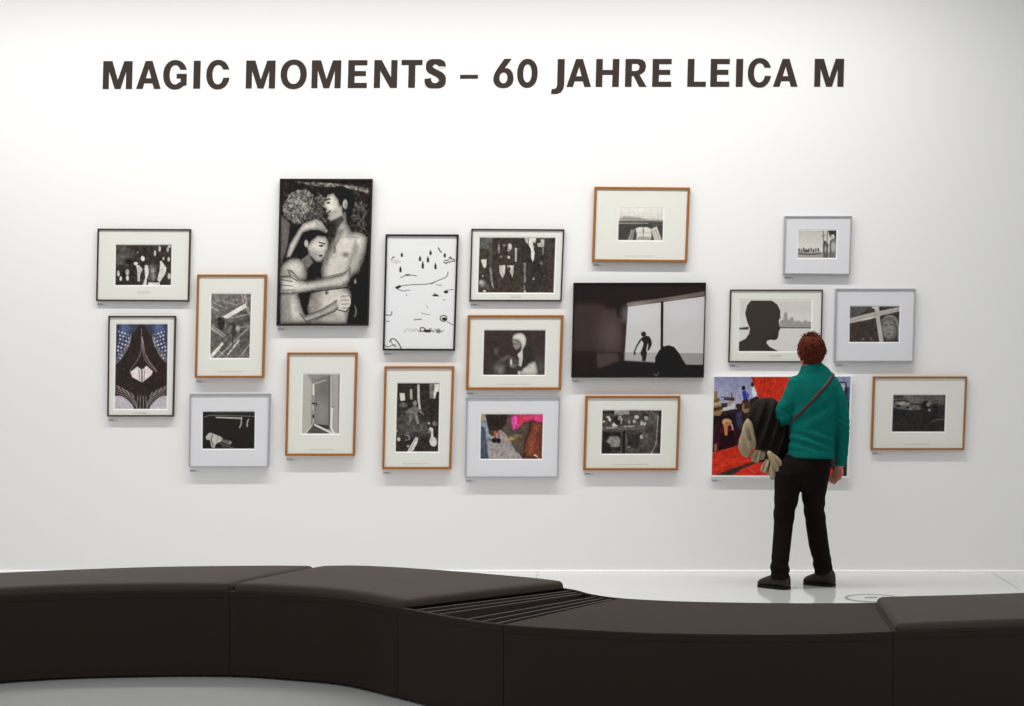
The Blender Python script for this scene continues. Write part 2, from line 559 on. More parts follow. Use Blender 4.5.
def art_couple(c):      # 6 generic embracing pair, black and white
    c.fill((46, 39, 35))
    c.z(260, 165, 4.036)
    # stones behind
    c.noise(0.35, 5)
    c.poly([(92, 165), (125, 112), (180, 98), (212, 120), (206, 165), (178, 225), (150, 238), (118, 222), (95, 205)], 122, 1, 1.5, True)
    c.noise(0.25, 1.3)
    c.poly([(205, 165), (236, 110), (262, 130), (250, 190), (268, 228), (188, 232)], 92, 0.9, 2)
    c.poly([(125, 64), (250, 68), (438, 92), (438, 112), (360, 96), (230, 86)], 135, 0.9, 1.5)
    c.noise(0.35, 1.2)
    c.ell(400, 195, 34, 55, 78, 0.8, 5)
    c.noise(0.9, 2.5)
    c.noise(0.8, 1.0)
    c.curve([(385, 160), (425, 190), (400, 240), (430, 265)], 4, 130, 0.6, 1)
    c.poly([(82, 200), (110, 225), (135, 262), (110, 330), (95, 370), (82, 400)], 118, 0.9, 2)
    c.poly([(120, 240), (150, 245), (140, 280), (108, 340), (115, 290)], 22, 1, 1)
    # right figure
    c.poly([(300, 225), (345, 185), (352, 235), (370, 268), (415, 276), (434, 292), (428, 350), (400, 425), (360, 460), (350, 492), (372, 520),
            (362, 560), (350, 640), (205, 640), (185, 560), (205, 520), (250, 470), (245, 420), (262, 360), (300, 310), (308, 262)], 212, 1, 0.8, False, (16, .6))
    c.ell(268, 360, 26, 60, 120, 0.5, 9, 15)
    c.ell(318, 300, 6, 40, 120, 0.5, 4, 25)
    c.ell(300, 575, 50, 60, 226, 0.5, 14)
    c.ell(225, 560, 20, 70, 110, 0.5, 9)
    c.ell(395, 310, 20, 30, 235, 0.7, 8)
    c.line([(312, 300), (345, 288), (395, 292)], 4, 130, 0.6, 2)
    c.ell(330, 320, 38, 34, 226, 0.7, 6)
    c.ell(290, 410, 22, 55, 222, 0.6, 6)
    c.ell(345, 362, 10, 9, 95, 0.7, 3)
    c.poly([(262, 350), (310, 300), (330, 262), (315, 310), (285, 350), (268, 400)], 110, 0.7, 3)
    c.poly([(250, 470), (340, 440), (355, 490), (250, 505)], 120, 0.5, 5)
    c.line([(302, 330), (300, 350)], 8, 90, 0.7, 1)
    c.poly([(262, 150), (268, 112), (290, 92), (325, 84), (362, 102), (380, 140), (370, 195), (352, 232), (346, 190), (330, 180), (318, 145), (298, 125)], 24, 1, 0.7, True)
    c.poly([(257, 150), (272, 120), (296, 112), (316, 140), (322, 166), (330, 160), (336, 205), (308, 222), (284, 228), (270, 214), (276, 204),
            (264, 190), (266, 178), (254, 168)], 222, 1, 0.6, False, (7, .55))
    c.ell(300, 195, 20, 14, 150, 0.6, 5, -30)
    c.ell(282, 165, 8, 10, 238, 0.6, 4)
    c.ell(343, 158, 10, 20, 190, 1, 1.2)
    c.ell(346, 160, 5, 13, 130, 0.7, 1.6)
    c.line([(262, 142), (282, 136)], 5, 40)
    c.ell(275, 152, 7, 4, 50)
    c.line([(268, 196), (284, 184)], 5, 45)
    c.poly([(285, 228), (330, 205), (340, 222), (305, 262), (298, 300), (290, 262)], 60, 0.75, 1.5)
    c.poly([(385, 300), (400, 330), (370, 400), (345, 440), (350, 400)], 130, 0.55, 4)
    # left figure
    c.poly([(150, 390), (150, 335), (168, 288), (210, 262), (255, 262), (275, 285), (262, 300), (230, 285), (210, 305), (190, 330), (192, 372), (165, 395)], 20, 1, 0.7, True)
    c.poly([(188, 330), (205, 305), (232, 284), (265, 288), (276, 310), (275, 340), (268, 352), (262, 370), (248, 388), (228, 392), (198, 365)], 222, 1, 0.7, False, (8, .55))
    c.ell(222, 362, 18, 20, 140, 0.55, 6, 30)
    c.ell(186, 316, 8, 15, 190)
    c.line([(238, 312), (262, 318)], 5, 45)
    c.ell(246, 326, 9, 4, 50)
    c.ell(244, 366, 8, 4, 60)
    c.poly([(200, 365), (228, 392), (250, 396), (240, 450), (190, 465), (188, 400)], 38, 1, 1.2)
    c.poly([(165, 380), (195, 360), (215, 392), (190, 420)], 130, 0.9, 1.5)
    c.poly([(82, 415), (112, 385), (150, 375), (182, 400), (188, 455), (160, 470), (120, 480), (82, 470)], 212, 1, 1, True, (14, .6))
    c.ell(130, 410, 26, 18, 235, 0.6, 9)
    c.ell(100, 450, 26, 22, 140, 0.6, 9)
    c.poly([(82, 520), (150, 512), (165, 560), (182, 608), (250, 580), (315, 540), (335, 560), (300, 595), (215, 632), (180, 640), (82, 640)], 218, 1, 0.8, False, (12, .6))
    c.poly([(82, 540), (120, 530), (128, 630), (100, 640), (82, 640)], 140, 0.7, 4)
    c.poly([(170, 515), (200, 515), (196, 560), (178, 600), (165, 560)], 30, 1, 1.2)
    c.line([(160, 600), (185, 632), (240, 612), (300, 590)], 4, 60, 0.7, 1)
    # raised arm and hand on the head
    c.poly([(105, 372), (118, 320), (150, 268), (172, 236), (225, 216), (248, 226), (274, 266), (265, 275), (235, 262), (200, 262), (172, 272), (148, 320), (122, 372)], 226, 1, 0.7, False, (7, .55))
    for o in range(3):
        c.line([(222, 228 + o * 11), (262, 262 + o * 4)], 2.5, 70, 0.8)
    # crossing forearm and its hand
    c.poly([(366, 412), (330, 440), (240, 462), (190, 470), (160, 462), (128, 425), (108, 420), (118, 446), (82, 450), (80, 516), (120, 522), (190, 512),
            (250, 500), (330, 492), (362, 468)], 232, 1, 0.7, False, (10, .65))
    for o in range(14):
        c.line([(215 + o * 10, 470 - o), (228 + o * 10, 486 - o)], 2.5, 130, 0.35, 0.8)
    c.line([(130, 470), (82, 462)], 3, 60, 0.9)
    c.line([(130, 488), (82, 484)], 3, 60, 0.9)
    c.line([(132, 504), (90, 504)], 3, 60, 0.8)
    c.line([(82, 450), (118, 448), (150, 468)], 3, 40, 0.9)
    c.line([(190, 516), (260, 504), (350, 494), (368, 470)], 5, 30, 0.9, 1)
    c.line([(175, 466), (240, 458), (330, 436)], 3, 60, 0.8)
    # lower hand
    c.ell(338, 552, 28, 36, 214, 1, 0.8)
    for o in range(4):
        c.line([(325 + o * 2, 530 + o * 16), (358, 528 + o * 16)], 2.5, 75, 0.8)
    c.line([(315, 585), (345, 592), (365, 570)], 4, 40, 0.9)
    c.ell(300, 612, 30, 14, 175, 0.8, 3)
    c.ell(268, 514, 6, 9, 80, 0.9, 1.5)
    # right dark side with a glint
    c.poly([(372, 480), (405, 430), (428, 365), (440, 300), (440, 642), (350, 642), (366, 560)], 30, 1, 1.2)
    c.ell(380, 590, 10, 24, 150, 0.9, 1)
    c.ell(376, 588, 8, 22, 28, 1, 1)
    c.ell(384, 470, 5, 10, 150)
    c.noise(0.10, 1.0)


def art_snow(c):        # 7 sparse dark marks on white
    c.fill((233, 233, 235))
    c.z(370, 220, 5.045)
    k = (38, 30, 28)
    c.ell(130, 210, 22, 9, 190, 0.6, 2)
    for (x, y, h) in ((160, 174, 12), (252, 193, 14), (266, 225, 20), (292, 197, 16), (305, 163, 13), (330, 231, 17), (153, 247, 16), (377, 176, 12)):
        c.poly([(x, y - h), (x + 6, y), (x + 5, y + h), (x - 5, y + h), (x - 6, y)], k, 0.95, 0.5)
    c.line([(108, 200), (116, 186), (125, 188)], 4, k)
    c.line([(345, 140), (350, 152), (360, 162)], 5, k)
    for (a, b) in (((375, 205), (400, 200)), ((385, 215), (428, 206)), ((398, 190), (425, 200)), ((372, 212), (385, 220)), ((405, 185), (412, 196))):
        c.line([a, b], 4.5, k, 0.9)
    c.line([(155, 290), (188, 276), (235, 281)], 3.5, k, 0.85)
    c.ell(190, 277, 12, 4, k)
    c.poly([(125, 340), (150, 328), (158, 336), (138, 348)], k)
    c.curve([(130, 338), (190, 328), (295, 322), (350, 302), (385, 286), (394, 262)], 3.5, k, 0.85)
    c.line([(310, 322), (325, 312)], 4, k)
    c.curve([(132, 346), (165, 357), (200, 354)], 3, k, 0.8)
    c.line([(335, 326), (362, 330)], 3, k, 0.7)
    c.ell(330, 380, 15, 5, k)
    c.line([(325, 370), (345, 385)], 3, k)
    c.ell(383, 363, 11, 7, k)
    c.line([(385, 355), (420, 350)], 3, k, 0.8)
    c.ell(184, 378, 3, 3, 110)
    c.ell(375, 402, 5, 2, 120)
    c.line([(285, 432), (290, 444)], 3, 110, 0.8)
    c.line([(260, 470), (300, 478)], 3, 80, 0.8)
    c.line([(222, 503), (260, 500)], 4, k, 0.8)
    c.ell(371, 496, 19, 17, k)
    c.ell(371, 496, 15, 13, 232)
    c.ell(374, 499, 11, 8, k)
    c.line([(388, 512), (420, 530)], 3, k, 0.8)
    c.curve([(80, 478), (105, 480), (110, 462)], 4, k, 0.85)
    c.line([(80, 512), (98, 510)], 4, 120, 0.8)
    for i in range(26):
        x = 170 + i * 7.7
        c.line([(x, 556 + 8 * math.sin(i * 2.1)), (x + 9, 556 + 9 * math.sin(i * 1.3 + 2))], 3.5 if 245 < x < 320 else 2, k, 0.9 if x > 235 else 0.45)
    c.ell(264, 552, 14, 12, k)
    c.ell(264, 552, 10, 8, 225)
    c.ell(290, 560, 20, 8, k, 0.8)
    c.ell(345, 562, 12, 10, 110, 0.8)
    c.curve([(98, 615), (108, 600), (128, 604), (148, 630), (156, 648)], 5, k, 0.9)
    c.curve([(75, 632), (90, 640), (112, 632), (130, 640)], 3.5, k, 0.8)
    c.curve([(105, 605), (112, 625), (132, 632)], 3, k, 0.8)


def art_barn(c):        # 8 dark yard with a white goose
    c.fill((52, 45, 41))
    c.z(370, 350, 5.43)
    c.ell(230, 420, 95, 50, 88, 0.8, 8)
    c.ell(180, 370, 60, 26, 92, 0.6, 8)
    c.noise(0.28, 3)
    c.ell(180, 298, 24, 14, 112, 0.9, 1.5)
    c.poly([(160, 234), (188, 234), (190, 274), (165, 276)], 222)
    c.poly([(217, 212), (229, 212), (229, 268), (217, 268)], 175)
    c.poly([(257, 188), (268, 188), (270, 260), (275, 322), (266, 322), (256, 260)], 205)
    c.poly([(322, 186), (348, 184), (350, 230), (342, 266), (322, 262)], 130, 0.9)
    c.poly([(350, 184), (376, 184), (374, 228), (362, 226), (352, 266), (344, 262)], 232)
    c.ell(244, 290, 11, 14, 150)
    c.poly([(215, 318), (240, 302), (262, 312), (297, 350), (290, 355), (258, 332), (262, 372), (266, 402), (254, 402), (244, 372), (232, 352), (214, 412),
            (208, 405), (214, 350), (190, 342), (190, 332)], 118, 0.95)
    c.line([(245, 340), (262, 400)], 4, 170, 0.8)
    c.ell(320, 398, 7, 6, 190)
    c.ell(352, 400, 14, 14, 108)
    c.noise(0.2, 1.5)
    c.ell(343, 498, 20, 27, 216, 1, 0.7, -12)
    c.line([(338, 480), (336, 432)], 13, 214)
    c.ell(330, 430, 11, 9, 220)
    c.poly([(324, 440), (312, 448), (324, 450)], 170)
    c.poly([(200, 553), (248, 472), (262, 476), (258, 500), (232, 553)], 215, 1, 0.8)
    c.line([(245, 490), (218, 545)], 4, 130, 0.8)
    c.ell(156, 486, 9, 11, 205)
    c.curve([(190, 462), (212, 468), (210, 486), (192, 490)], 5, 180, 0.9)
    c.ell(207, 522, 6, 6, 190)
    c.ell(145, 440, 4, 5, 190)
    c.line([(150, 465), (230, 440), (330, 430)], 4, 120, 0.5)


def art_cafe(c):        # 9 figures in a dark interior
    c.fill((66, 56, 50))
    c.z(460, 215, 7.058)
    c.poly([(137, 157), (230, 157), (225, 240), (130, 240)], 92, 1, 2)
    c.poly([(200, 200), (228, 200), (230, 480), (210, 440)], 84, 1, 2)
    c.poly([(205, 380), (222, 360), (234, 500), (222, 500)], 150, 0.9, 1.5)
    c.poly([(420, 170), (520, 170), (600, 330), (560, 540), (470, 540), (430, 400)], 52, 0.8, 3)
    c.noise(0.18, 4)
    c.poly([(147, 314), (188, 312), (186, 360), (172, 378), (155, 345)], 222)
    c.poly([(275, 356), (320, 352), (318, 408), (300, 448), (280, 410)], 205)
    c.poly([(334, 356), (380, 354), (378, 400), (370, 440), (352, 400), (338, 380)], 200)
    c.ell(346, 380, 11, 14, 60)
    c.ell(352, 222, 14, 22, 205, 1, 1)
    c.ell(344, 246, 10, 12, 140)
    c.ell(312, 214, 10, 9, 150)
    c.ell(274, 238, 7, 32, 150, 0.9)
    c.ell(290, 294, 8, 8, 150)
    c.ell(344, 298, 9, 12, 210, 1, 0.7, -30)
    c.poly([(388, 232), (402, 232), (400, 330), (388, 330)], 190)
    c.poly([(455, 162), (480, 160), (482, 205), (462, 190)], 190)
    c.poly([(486, 162), (538, 162), (532, 200), (518, 240), (528, 262), (522, 312), (512, 330), (502, 300), (500, 240), (484, 210)], 222)
    c.poly([(516, 190), (536, 200), (524, 224), (514, 215)], 80)
    c.poly([(545, 205), (570, 190), (570, 172), (596, 170), (594, 226), (550, 224)], 185)
    c.poly([(580, 230), (594, 230), (590, 280), (582, 280)], 130)
    c.ell(572, 340, 12, 12, 120, 0.8, 1.5)
    c.poly([(450, 340), (465, 336), (466, 470), (450, 480)], 142, 0.9, 1)
    c.ell(455, 512, 6, 22, 130, 0.8)
    c.ell(458, 540, 9, 6, 215)
    c.ell(520, 450, 6, 9, 180)
    c.ell(160, 485, 26, 30, 120, 0.9, 2)
    c.ell(150, 475, 14, 15, 190, 0.9, 2)
    c.ell(172, 536, 12, 7, 205)
    c.ell(195, 510, 18, 22, 90, 0.8, 2)
    c.line([(225, 480), (234, 512)], 6, 180, 0.9)
    c.ell(160, 430, 6, 6, 150)
    c.noise(0.15, 1.5)


def art_scarf(c):       # 10 seated person in a pale head scarf
    c.fill((64, 53, 48))
    c.z(460, 305, 7.43)
    c.noise(0.08, 5)
    c.ell(600, 460, 40, 70, 84, 0.8, 6)
    c.ell(270, 342, 12, 22, 110, 0.8, 3)
    c.ell(290, 470, 46, 44, 92, 0.9, 5)
    c.ell(300, 480, 26, 24, 140, 0.7, 5)
    c.poly([(440, 520), (450, 470), (520, 430), (552, 420), (568, 440), (570, 520)], 210, 1, 0.9, True, (12, .5))
    c.poly([(465, 330), (500, 290), (535, 320), (540, 400), (500, 440), (470, 470), (440, 460)], 52, 1, 2, True)
    c.poly([(388, 250), (400, 222), (440, 206), (475, 218), (492, 250), (488, 290), (468, 330), (455, 340), (452, 290), (430, 262), (400, 258)], 232, 1, 0.8, True, (10, .4))
    c.poly([(392, 258), (430, 264), (452, 290), (448, 310), (430, 328), (414, 334), (405, 318), (394, 306), (398, 290), (390, 280)], 142, 1, 0.9)
    c.line([(390, 256), (430, 264), (455, 292), (460, 320)], 4, 90, 0.7)
    c.ell(412, 288, 6, 4, 70, 0.8)
    c.poly([(425, 370), (465, 325), (468, 400), (455, 460), (432, 448), (440, 400)], 205, 1, 0.9)
    c.line([(436, 350), (415, 380), (440, 440)], 5, 58, 0.9)
    c.ell(355, 388, 24, 14, 100, 0.9, 2)
    c.ell(320, 405, 26, 18, 96, 0.8, 2)
    c.ell(395, 425, 35, 40, 88, 0.8, 3)
    c.ell(380, 428, 8, 27, 215, 1, 0.8)
    c.ell(396, 452, 22, 15, 120, 0.8, 2)
    c.ell(445, 480, 20, 12, 62, 0.9, 2)
    c.line([(345, 470), (430, 480), (500, 450)], 8, 52, 0.8, 1)
    c.ell(438, 505, 10, 15, 215, 0.9, 0.9)
    c.noise(0.10, 1.4)


def art_lane(c):        # 11 legs on a cobbled lane, colour
    c.fill((70, 60, 54))
    c.z(455, 390, 7.058)
    c.poly([(185, 170), (215, 170), (240, 310), (290, 350), (235, 490), (180, 490)], (150, 158, 172), 1, 1)
    c.poly([(180, 250), (212, 270), (238, 490), (178, 490)], (76, 84, 104), 1, 1.5)
    c.poly([(225, 360), (320, 280), (380, 330), (480, 490), (238, 490)], (160, 152, 150), 1, 1.2)
    c.poly([(300, 200), (400, 170), (520, 200), (480, 470), (430, 430), (370, 330)], (88, 76, 66), 1, 2)
    c.noise(0.22, 1.4, 1.6, 0.8, -20)
    c.ell(402, 345, 34, 12, (178, 150, 80), 0.9, 1.5)
    c.ell(440, 325, 30, 10, (150, 135, 95), 0.8, 2)
    c.poly([(186, 172), (205, 172), (206, 200), (190, 215)], (190, 150, 70))
    c.poly([(213, 170), (372, 170), (360, 240), (330, 275), (300, 290), (245, 285), (228, 240)], (50, 40, 36), 1, 0.8)
    c.poly([(272, 290), (288, 288), (292, 336), (278, 340)], (170, 98, 76))
    c.poly([(298, 288), (314, 288), (316, 336), (302, 340)], (160, 92, 72))
    c.ell(280, 356, 22, 18, (32, 30, 40))
    c.ell(308, 358, 16, 18, (30, 28, 36))
    c.line([(225, 355), (262, 348)], 5, (60, 64, 78), 0.9)
    c.poly([(480, 490), (486, 370), (520, 290), (528, 215), (620, 220), (614, 490)], (160, 88, 64), 1, 1, False, (28, .6))
    c.poly([(560, 300), (618, 260), (614, 490), (545, 490)], (120, 58, 44), 0.7, 5)
    c.poly([(395, 190), (410, 170), (620, 170), (620, 238), (590, 228), (535, 215), (490, 222), (460, 262), (430, 284), (405, 280), (402, 245), (388, 215)],
           (218, 66, 128), 1, 0.8, False, (8, .4))
    c.poly([(440, 170), (520, 170), (520, 215), (470, 240), (445, 262)], (206, 62, 84), 0.75, 2)
    c.poly([(395, 195), (430, 178), (440, 240), (425, 275), (408, 270)], (228, 96, 176), 0.85, 2)
    c.poly([(560, 172), (618, 172), (618, 225), (570, 215)], (226, 70, 128), 0.8, 2)
    c.line([(560, 460), (580, 470)], 8, (235, 230, 225))
    c.ell(594, 482, 8, 3, (230, 225, 220))


def art_boat(c):        # 12 bow of a boat on a lake
    c.fill((216, 212, 206))
    c.z(565, 175, 6.42)
    c.ell(470, 225, 130, 22, 240, 0.9, 8)
    c.poly([(345, 285), (380, 264), (430, 268), (470, 272), (530, 284), (633, 288), (633, 300), (345, 300)], 150, 0.9, 2)
    c.noise(0.05, 2)
    c.line([(347, 298), (630, 300)], 7, 60, 0.95)
    c.poly([(343, 304), (632, 304), (628, 420), (340, 418)], 72, 1, 0.6)
    c.line([(345, 311), (535, 310)], 4, 215, 0.85, 0.7)
    c.line([(560, 318), (628, 318)], 5, 110, 0.7)
    c.noise(0.15, 2)
    c.poly([(424, 350), (450, 348), (434, 420), (398, 420), (414, 390)], 150, 1, 0.7)
    c.line([(440, 352), (420, 418)], 3, 80, 0.8)
    c.poly([(454, 342), (475, 334), (530, 334), (552, 346), (556, 380), (552, 412), (530, 420), (458, 420), (462, 385)], 222, 1, 0.6)
    c.line([(503, 335), (503, 418)], 5, 120, 0.8)
    c.line([(462, 370), (552, 372)], 3, 140, 0.7)
    c.poly([(470, 395), (545, 395), (552, 420), (458, 420)], 150, 0.8, 1.2)
    c.ell(503, 360, 6, 10, 130, 0.8)
    c.poly([(552, 346), (590, 328), (622, 418), (575, 420)], 205, 1, 0.6)
    c.line([(562, 352), (590, 418)], 3, 140, 0.7)
    c.line([(580, 350), (608, 412)], 6, 130, 0.6)
    c.noise(0.08, 1.2)


def art_window(c):      # 13 dark room, bright window, figure outside
    c.fill((40, 29, 25))
    c.z(560, 270, 5.88)
    c.poly([(78, 200), (220, 180), (290, 220), (365, 232), (362, 480), (72, 480)], (70, 58, 52), 0.75, 6)
    c.ell(300, 380, 70, 110, (100, 88, 80), 0.6, 16)
    c.poly([(76, 78), (340, 78), (345, 225), (290, 232), (250, 200), (78, 190)], (38, 27, 23), 0.8, 6)
    c.noise(0.10, 1.5)
    c.line([(78, 482), (365, 486)], 5, (32, 24, 20))
    c.poly([(210, 488), (330, 488), (350, 530), (230, 590), (215, 560)], (84, 72, 64), 0.8, 4)
    c.line([(212, 488), (216, 580)], 4, (36, 28, 24))
    c.poly([(330, 230), (360, 190), (372, 270), (368, 290), (338, 280)], (28, 20, 18), 0.9, 1)
    c.poly([(395, 192), (600, 165), (852, 125), (852, 150), (610, 184), (395, 214)], (112, 100, 92), 1, 1)
    # panes
    c.poly([(398, 216), (594, 190), (592, 546), (376, 534), (384, 400)], (206, 204, 205), 1, 0.6)
    c.poly([(608, 188), (854, 154), (842, 556), (736, 556), (604, 520)], (204, 202, 203), 1, 0.6)
    c.poly([(378, 484), (592, 486), (592, 546), (376, 534)], (172, 169, 168), 0.9, 1.2)
    c.poly([(700, 488), (844, 490), (842, 556), (735, 556)], (150, 146, 145), 0.9, 1.2)
    c.ell(480, 260, 100, 60, (216, 215, 217), 0.6, 10)
    c.ell(720, 240, 110, 60, (214, 213, 216), 0.6, 10)
    c.poly([(594, 188), (609, 186), (606, 540), (592, 560)], (30, 22, 19), 1, 0.7)
    c.line([(398, 212), (378, 534)], 4, (70, 60, 54))
    # figure
    k = (44, 34, 30)
    c.ell(492, 377, 15, 15, k, 1, 0.6)
    c.poly([(480, 398), (508, 386), (528, 392), (540, 420), (540, 440), (526, 470), (514, 476), (520, 440), (516, 430), (508, 470), (512, 492), (504, 536),
            (484, 536), (482, 510), (472, 490), (486, 456), (492, 430), (480, 412), (456, 448), (444, 478), (446, 498), (434, 498), (434, 482), (448, 446), (468, 412)],
           k, 1, 0.6)
    # dark head in front
    c.poly([(560, 545), (560, 515), (580, 478), (606, 450), (640, 442), (672, 452), (702, 490), (724, 530), (742, 556), (846, 560), (846, 640), (560, 640)], (30, 20, 17), 1, 0.6)
    c.poly([(376, 534), (560, 545), (600, 640), (70, 640), (230, 580)], (32, 23, 19), 0.9, 3)
    c.line([(552, 610), (566, 624), (580, 606)], 5, (150, 140, 130), 0.8)
    c.line([(440, 632), (470, 628)], 4, (120, 110, 100), 0.7)


def art_kitchen(c):     # 14 workshop shelves
    c.fill((76, 68, 62))
    c.z(570, 385, 7.43)
    c.poly([(330, 187), (440, 187), (440, 220), (330, 225)], 150, 1, 1)
    c.poly([(243, 187), (328, 187), (326, 215), (243, 212)], 46, 1, 1.2)
    c.ell(620, 240, 50, 40, 108, 0.8, 6)
    c.noise(0.25, 3)
    c.poly([(240, 308), (560, 300), (560, 330), (240, 335)], 96, 1, 1)
    c.poly([(238, 350), (380, 350), (375, 512), (233, 512)], 40, 1, 1.5)
    c.ell(345, 268, 24, 34, 40)
    c.ell(368, 245, 14, 18, 160, 0.7)
    c.line([(372, 232), (386, 250), (380, 285)], 7, 205)
    c.poly([(315, 298), (325, 275), (340, 295), (355, 300), (350, 310), (315, 308)], 215)
    c.poly([(268, 236), (292, 230), (306, 252), (304, 276), (290, 268), (284, 250)], 212)
    c.ell(253, 272, 8, 8, 205)
    c.ell(262, 250, 10, 12, 60)
    c.line([(275, 320), (350, 316)], 9, 175, 0.9)
    c.ell(430, 262, 16, 26, 95)
    c.ell(442, 275, 8, 14, 165)
    c.ell(495, 238, 18, 14, 215)
    c.ell(478, 272, 12, 13, 190)
    c.line([(405, 308), (480, 305)], 7, 190, 0.9)
    c.ell(562, 235, 26, 26, 52)
    c.ell(566, 248, 16, 18, 150)
    c.poly([(520, 300), (530, 262), (548, 280), (570, 278), (565, 300)], 180)
    c.poly([(272, 420), (300, 385), (350, 382), (370, 400), (368, 456), (310, 460), (295, 440)], 142, 1, 1.5, True)
    c.poly([(390, 345), (412, 340), (412, 512), (388, 512)], 32)
    c.poly([(425, 360), (520, 360), (515, 460), (430, 470)], 50, 1, 1.5)
    c.ell(420, 410, 5, 60, 120, 0.7)
    c.ell(535, 385, 14, 16, 210)
    c.ell(560, 375, 24, 20, 95, 0.8, 2)
    c.ell(565, 420, 30, 40, 88, 0.7, 4)
    c.ell(470, 495, 50, 20, 82, 0.9, 3)
    c.line([(310, 490), (378, 500)], 6, 120, 0.8)
    c.ell(440, 462, 10, 6, 150)
    c.line([(655, 230), (640, 440), (605, 510)], 8, 150, 0.85)
    c.poly([(665, 187), (683, 187), (672, 512), (650, 512)], 48, 0.9, 1.5)
    c.noise(0.18, 1.4)


def art_beach(c):       # 15 pale scene with small figures
    c.fill((212, 210, 208))
    c.z(715, 200, 4.152)
    c.grad((346, 125), (346, 200), 196, 226, 0.8)
    c.poly([(345, 215), (505, 215), (503, 241), (344, 241)], 160, 0.9, 1)
    c.noise(0.06, 2)
    for i in range(9):
        x = 350 + i * 10
        c.ell(x, 208 + 3 * math.sin(i * 2.3), 3.5, 8, 70 + 20 * (i % 2))
    c.line([(346, 222), (400, 226), (440, 222)], 5, 60, 0.85)
    c.ell(380, 212, 12, 4, 70)
    c.line([(450, 128), (452, 185)], 3, 60, 0.9)
    c.line([(468, 128), (466, 175), (474, 190)], 3, 80, 0.9)
    c.line([(442, 150), (460, 146)], 3, 90, 0.8)
    c.poly([(448, 185), (458, 170), (472, 185), (470, 240), (450, 240)], 100)
    c.ell(458, 175, 5, 6, 60)
    c.ell(460, 205, 5, 14, 175, 0.8)
    c.poly([(470, 126), (505, 125), (504, 165), (490, 168), (478, 150)], 62)
    c.ell(490, 152, 8, 10, 205)
    c.poly([(480, 165), (504, 160), (502, 240), (480, 240)], 120)
    c.ell(492, 195, 9, 22, 190, 0.9)
    c.line([(480, 170), (478, 236)], 4, 50, 0.8)
    c.noise(0.1, 1)


def art_profile(c):     # 16 generic dark head in profile before a skyline
    c.fill((222, 218, 213))
    c.z(715, 200, 4.152)
    c.poly([(100, 416), (403, 418), (402, 470), (100, 470)], 208, 0.5, 6)
    c.poly([(270, 528), (272, 500), (284, 498), (288, 468), (300, 466), (304, 500), (318, 486), (326, 488), (330, 505), (348, 500), (362, 508), (378, 498),
            (384, 506), (402, 505), (402, 532), (270, 532)], 150, 0.85, 1.2)
    c.noise(0.06, 1.2, 0.7, 2.5)
    c.line([(270, 530), (402, 531)], 4, 78, 0.9)
    c.poly([(101, 531), (140, 526), (140, 538), (101, 538)], 60, 0.95)
    k = (63, 56, 51)
    c.poly([(99, 628), (100, 590), (128, 576), (142, 556), (146, 534), (134, 505), (126, 470), (134, 438), (150, 417), (236, 417), (260, 434), (272, 460),
            (272, 488), (266, 500), (268, 520), (273, 532), (268, 542), (264, 550), (266, 558), (262, 566), (262, 574), (250, 582), (232, 580), (218, 584),
            (214, 594), (228, 610), (264, 628)], k, 1, 0.5)
    c.line([(266, 492), (278, 488)], 2, 90, 0.8)


def art_cross(c):       # 17 window bars with a face behind
    c.fill((66, 57, 52))
    c.z(715, 200, 4.152)
    c.poly([(561, 440), (655, 440), (600, 480), (562, 492)], 88, 1, 2)
    c.poly([(700, 440), (768, 440), (768, 450), (700, 462)], 74, 1, 1)
    c.ell(728, 530, 38, 50, 118, 0.9, 3)
    c.ell(722, 535, 20, 34, 150, 0.8, 4)
    c.ell(712, 520, 6, 4, 70, 0.8)
    c.ell(734, 518, 6, 4, 70, 0.8)
    c.ell(722, 556, 8, 4, 80, 0.8)
    c.curve([(695, 500), (720, 482), (750, 490), (764, 530), (762, 580)], 6, 170, 0.7)
    c.curve([(745, 500), (756, 540), (750, 588)], 5, 70, 0.7)
    c.noise(0.18, 1.8)
    c.poly([(560, 492), (640, 470), (768, 444), (768, 462), (690, 480), (620, 500), (560, 512)], 188, 1, 0.8)
    c.poly([(662, 440), (682, 440), (686, 492), (702, 590), (684, 590), (670, 500)], 192, 1, 0.8)
    c.line([(563, 502), (660, 478), (766, 456)], 3, 140, 0.6)
    c.line([(655, 445), (672, 452)], 7, 215)
    c.ell(640, 492, 26, 4, 225, 0.9, 0.8, -12)
    c.ell(616, 577, 5, 5, 120)
    c.ell(648, 576, 5, 5, 120)
    c.noise(0.12, 1.2)


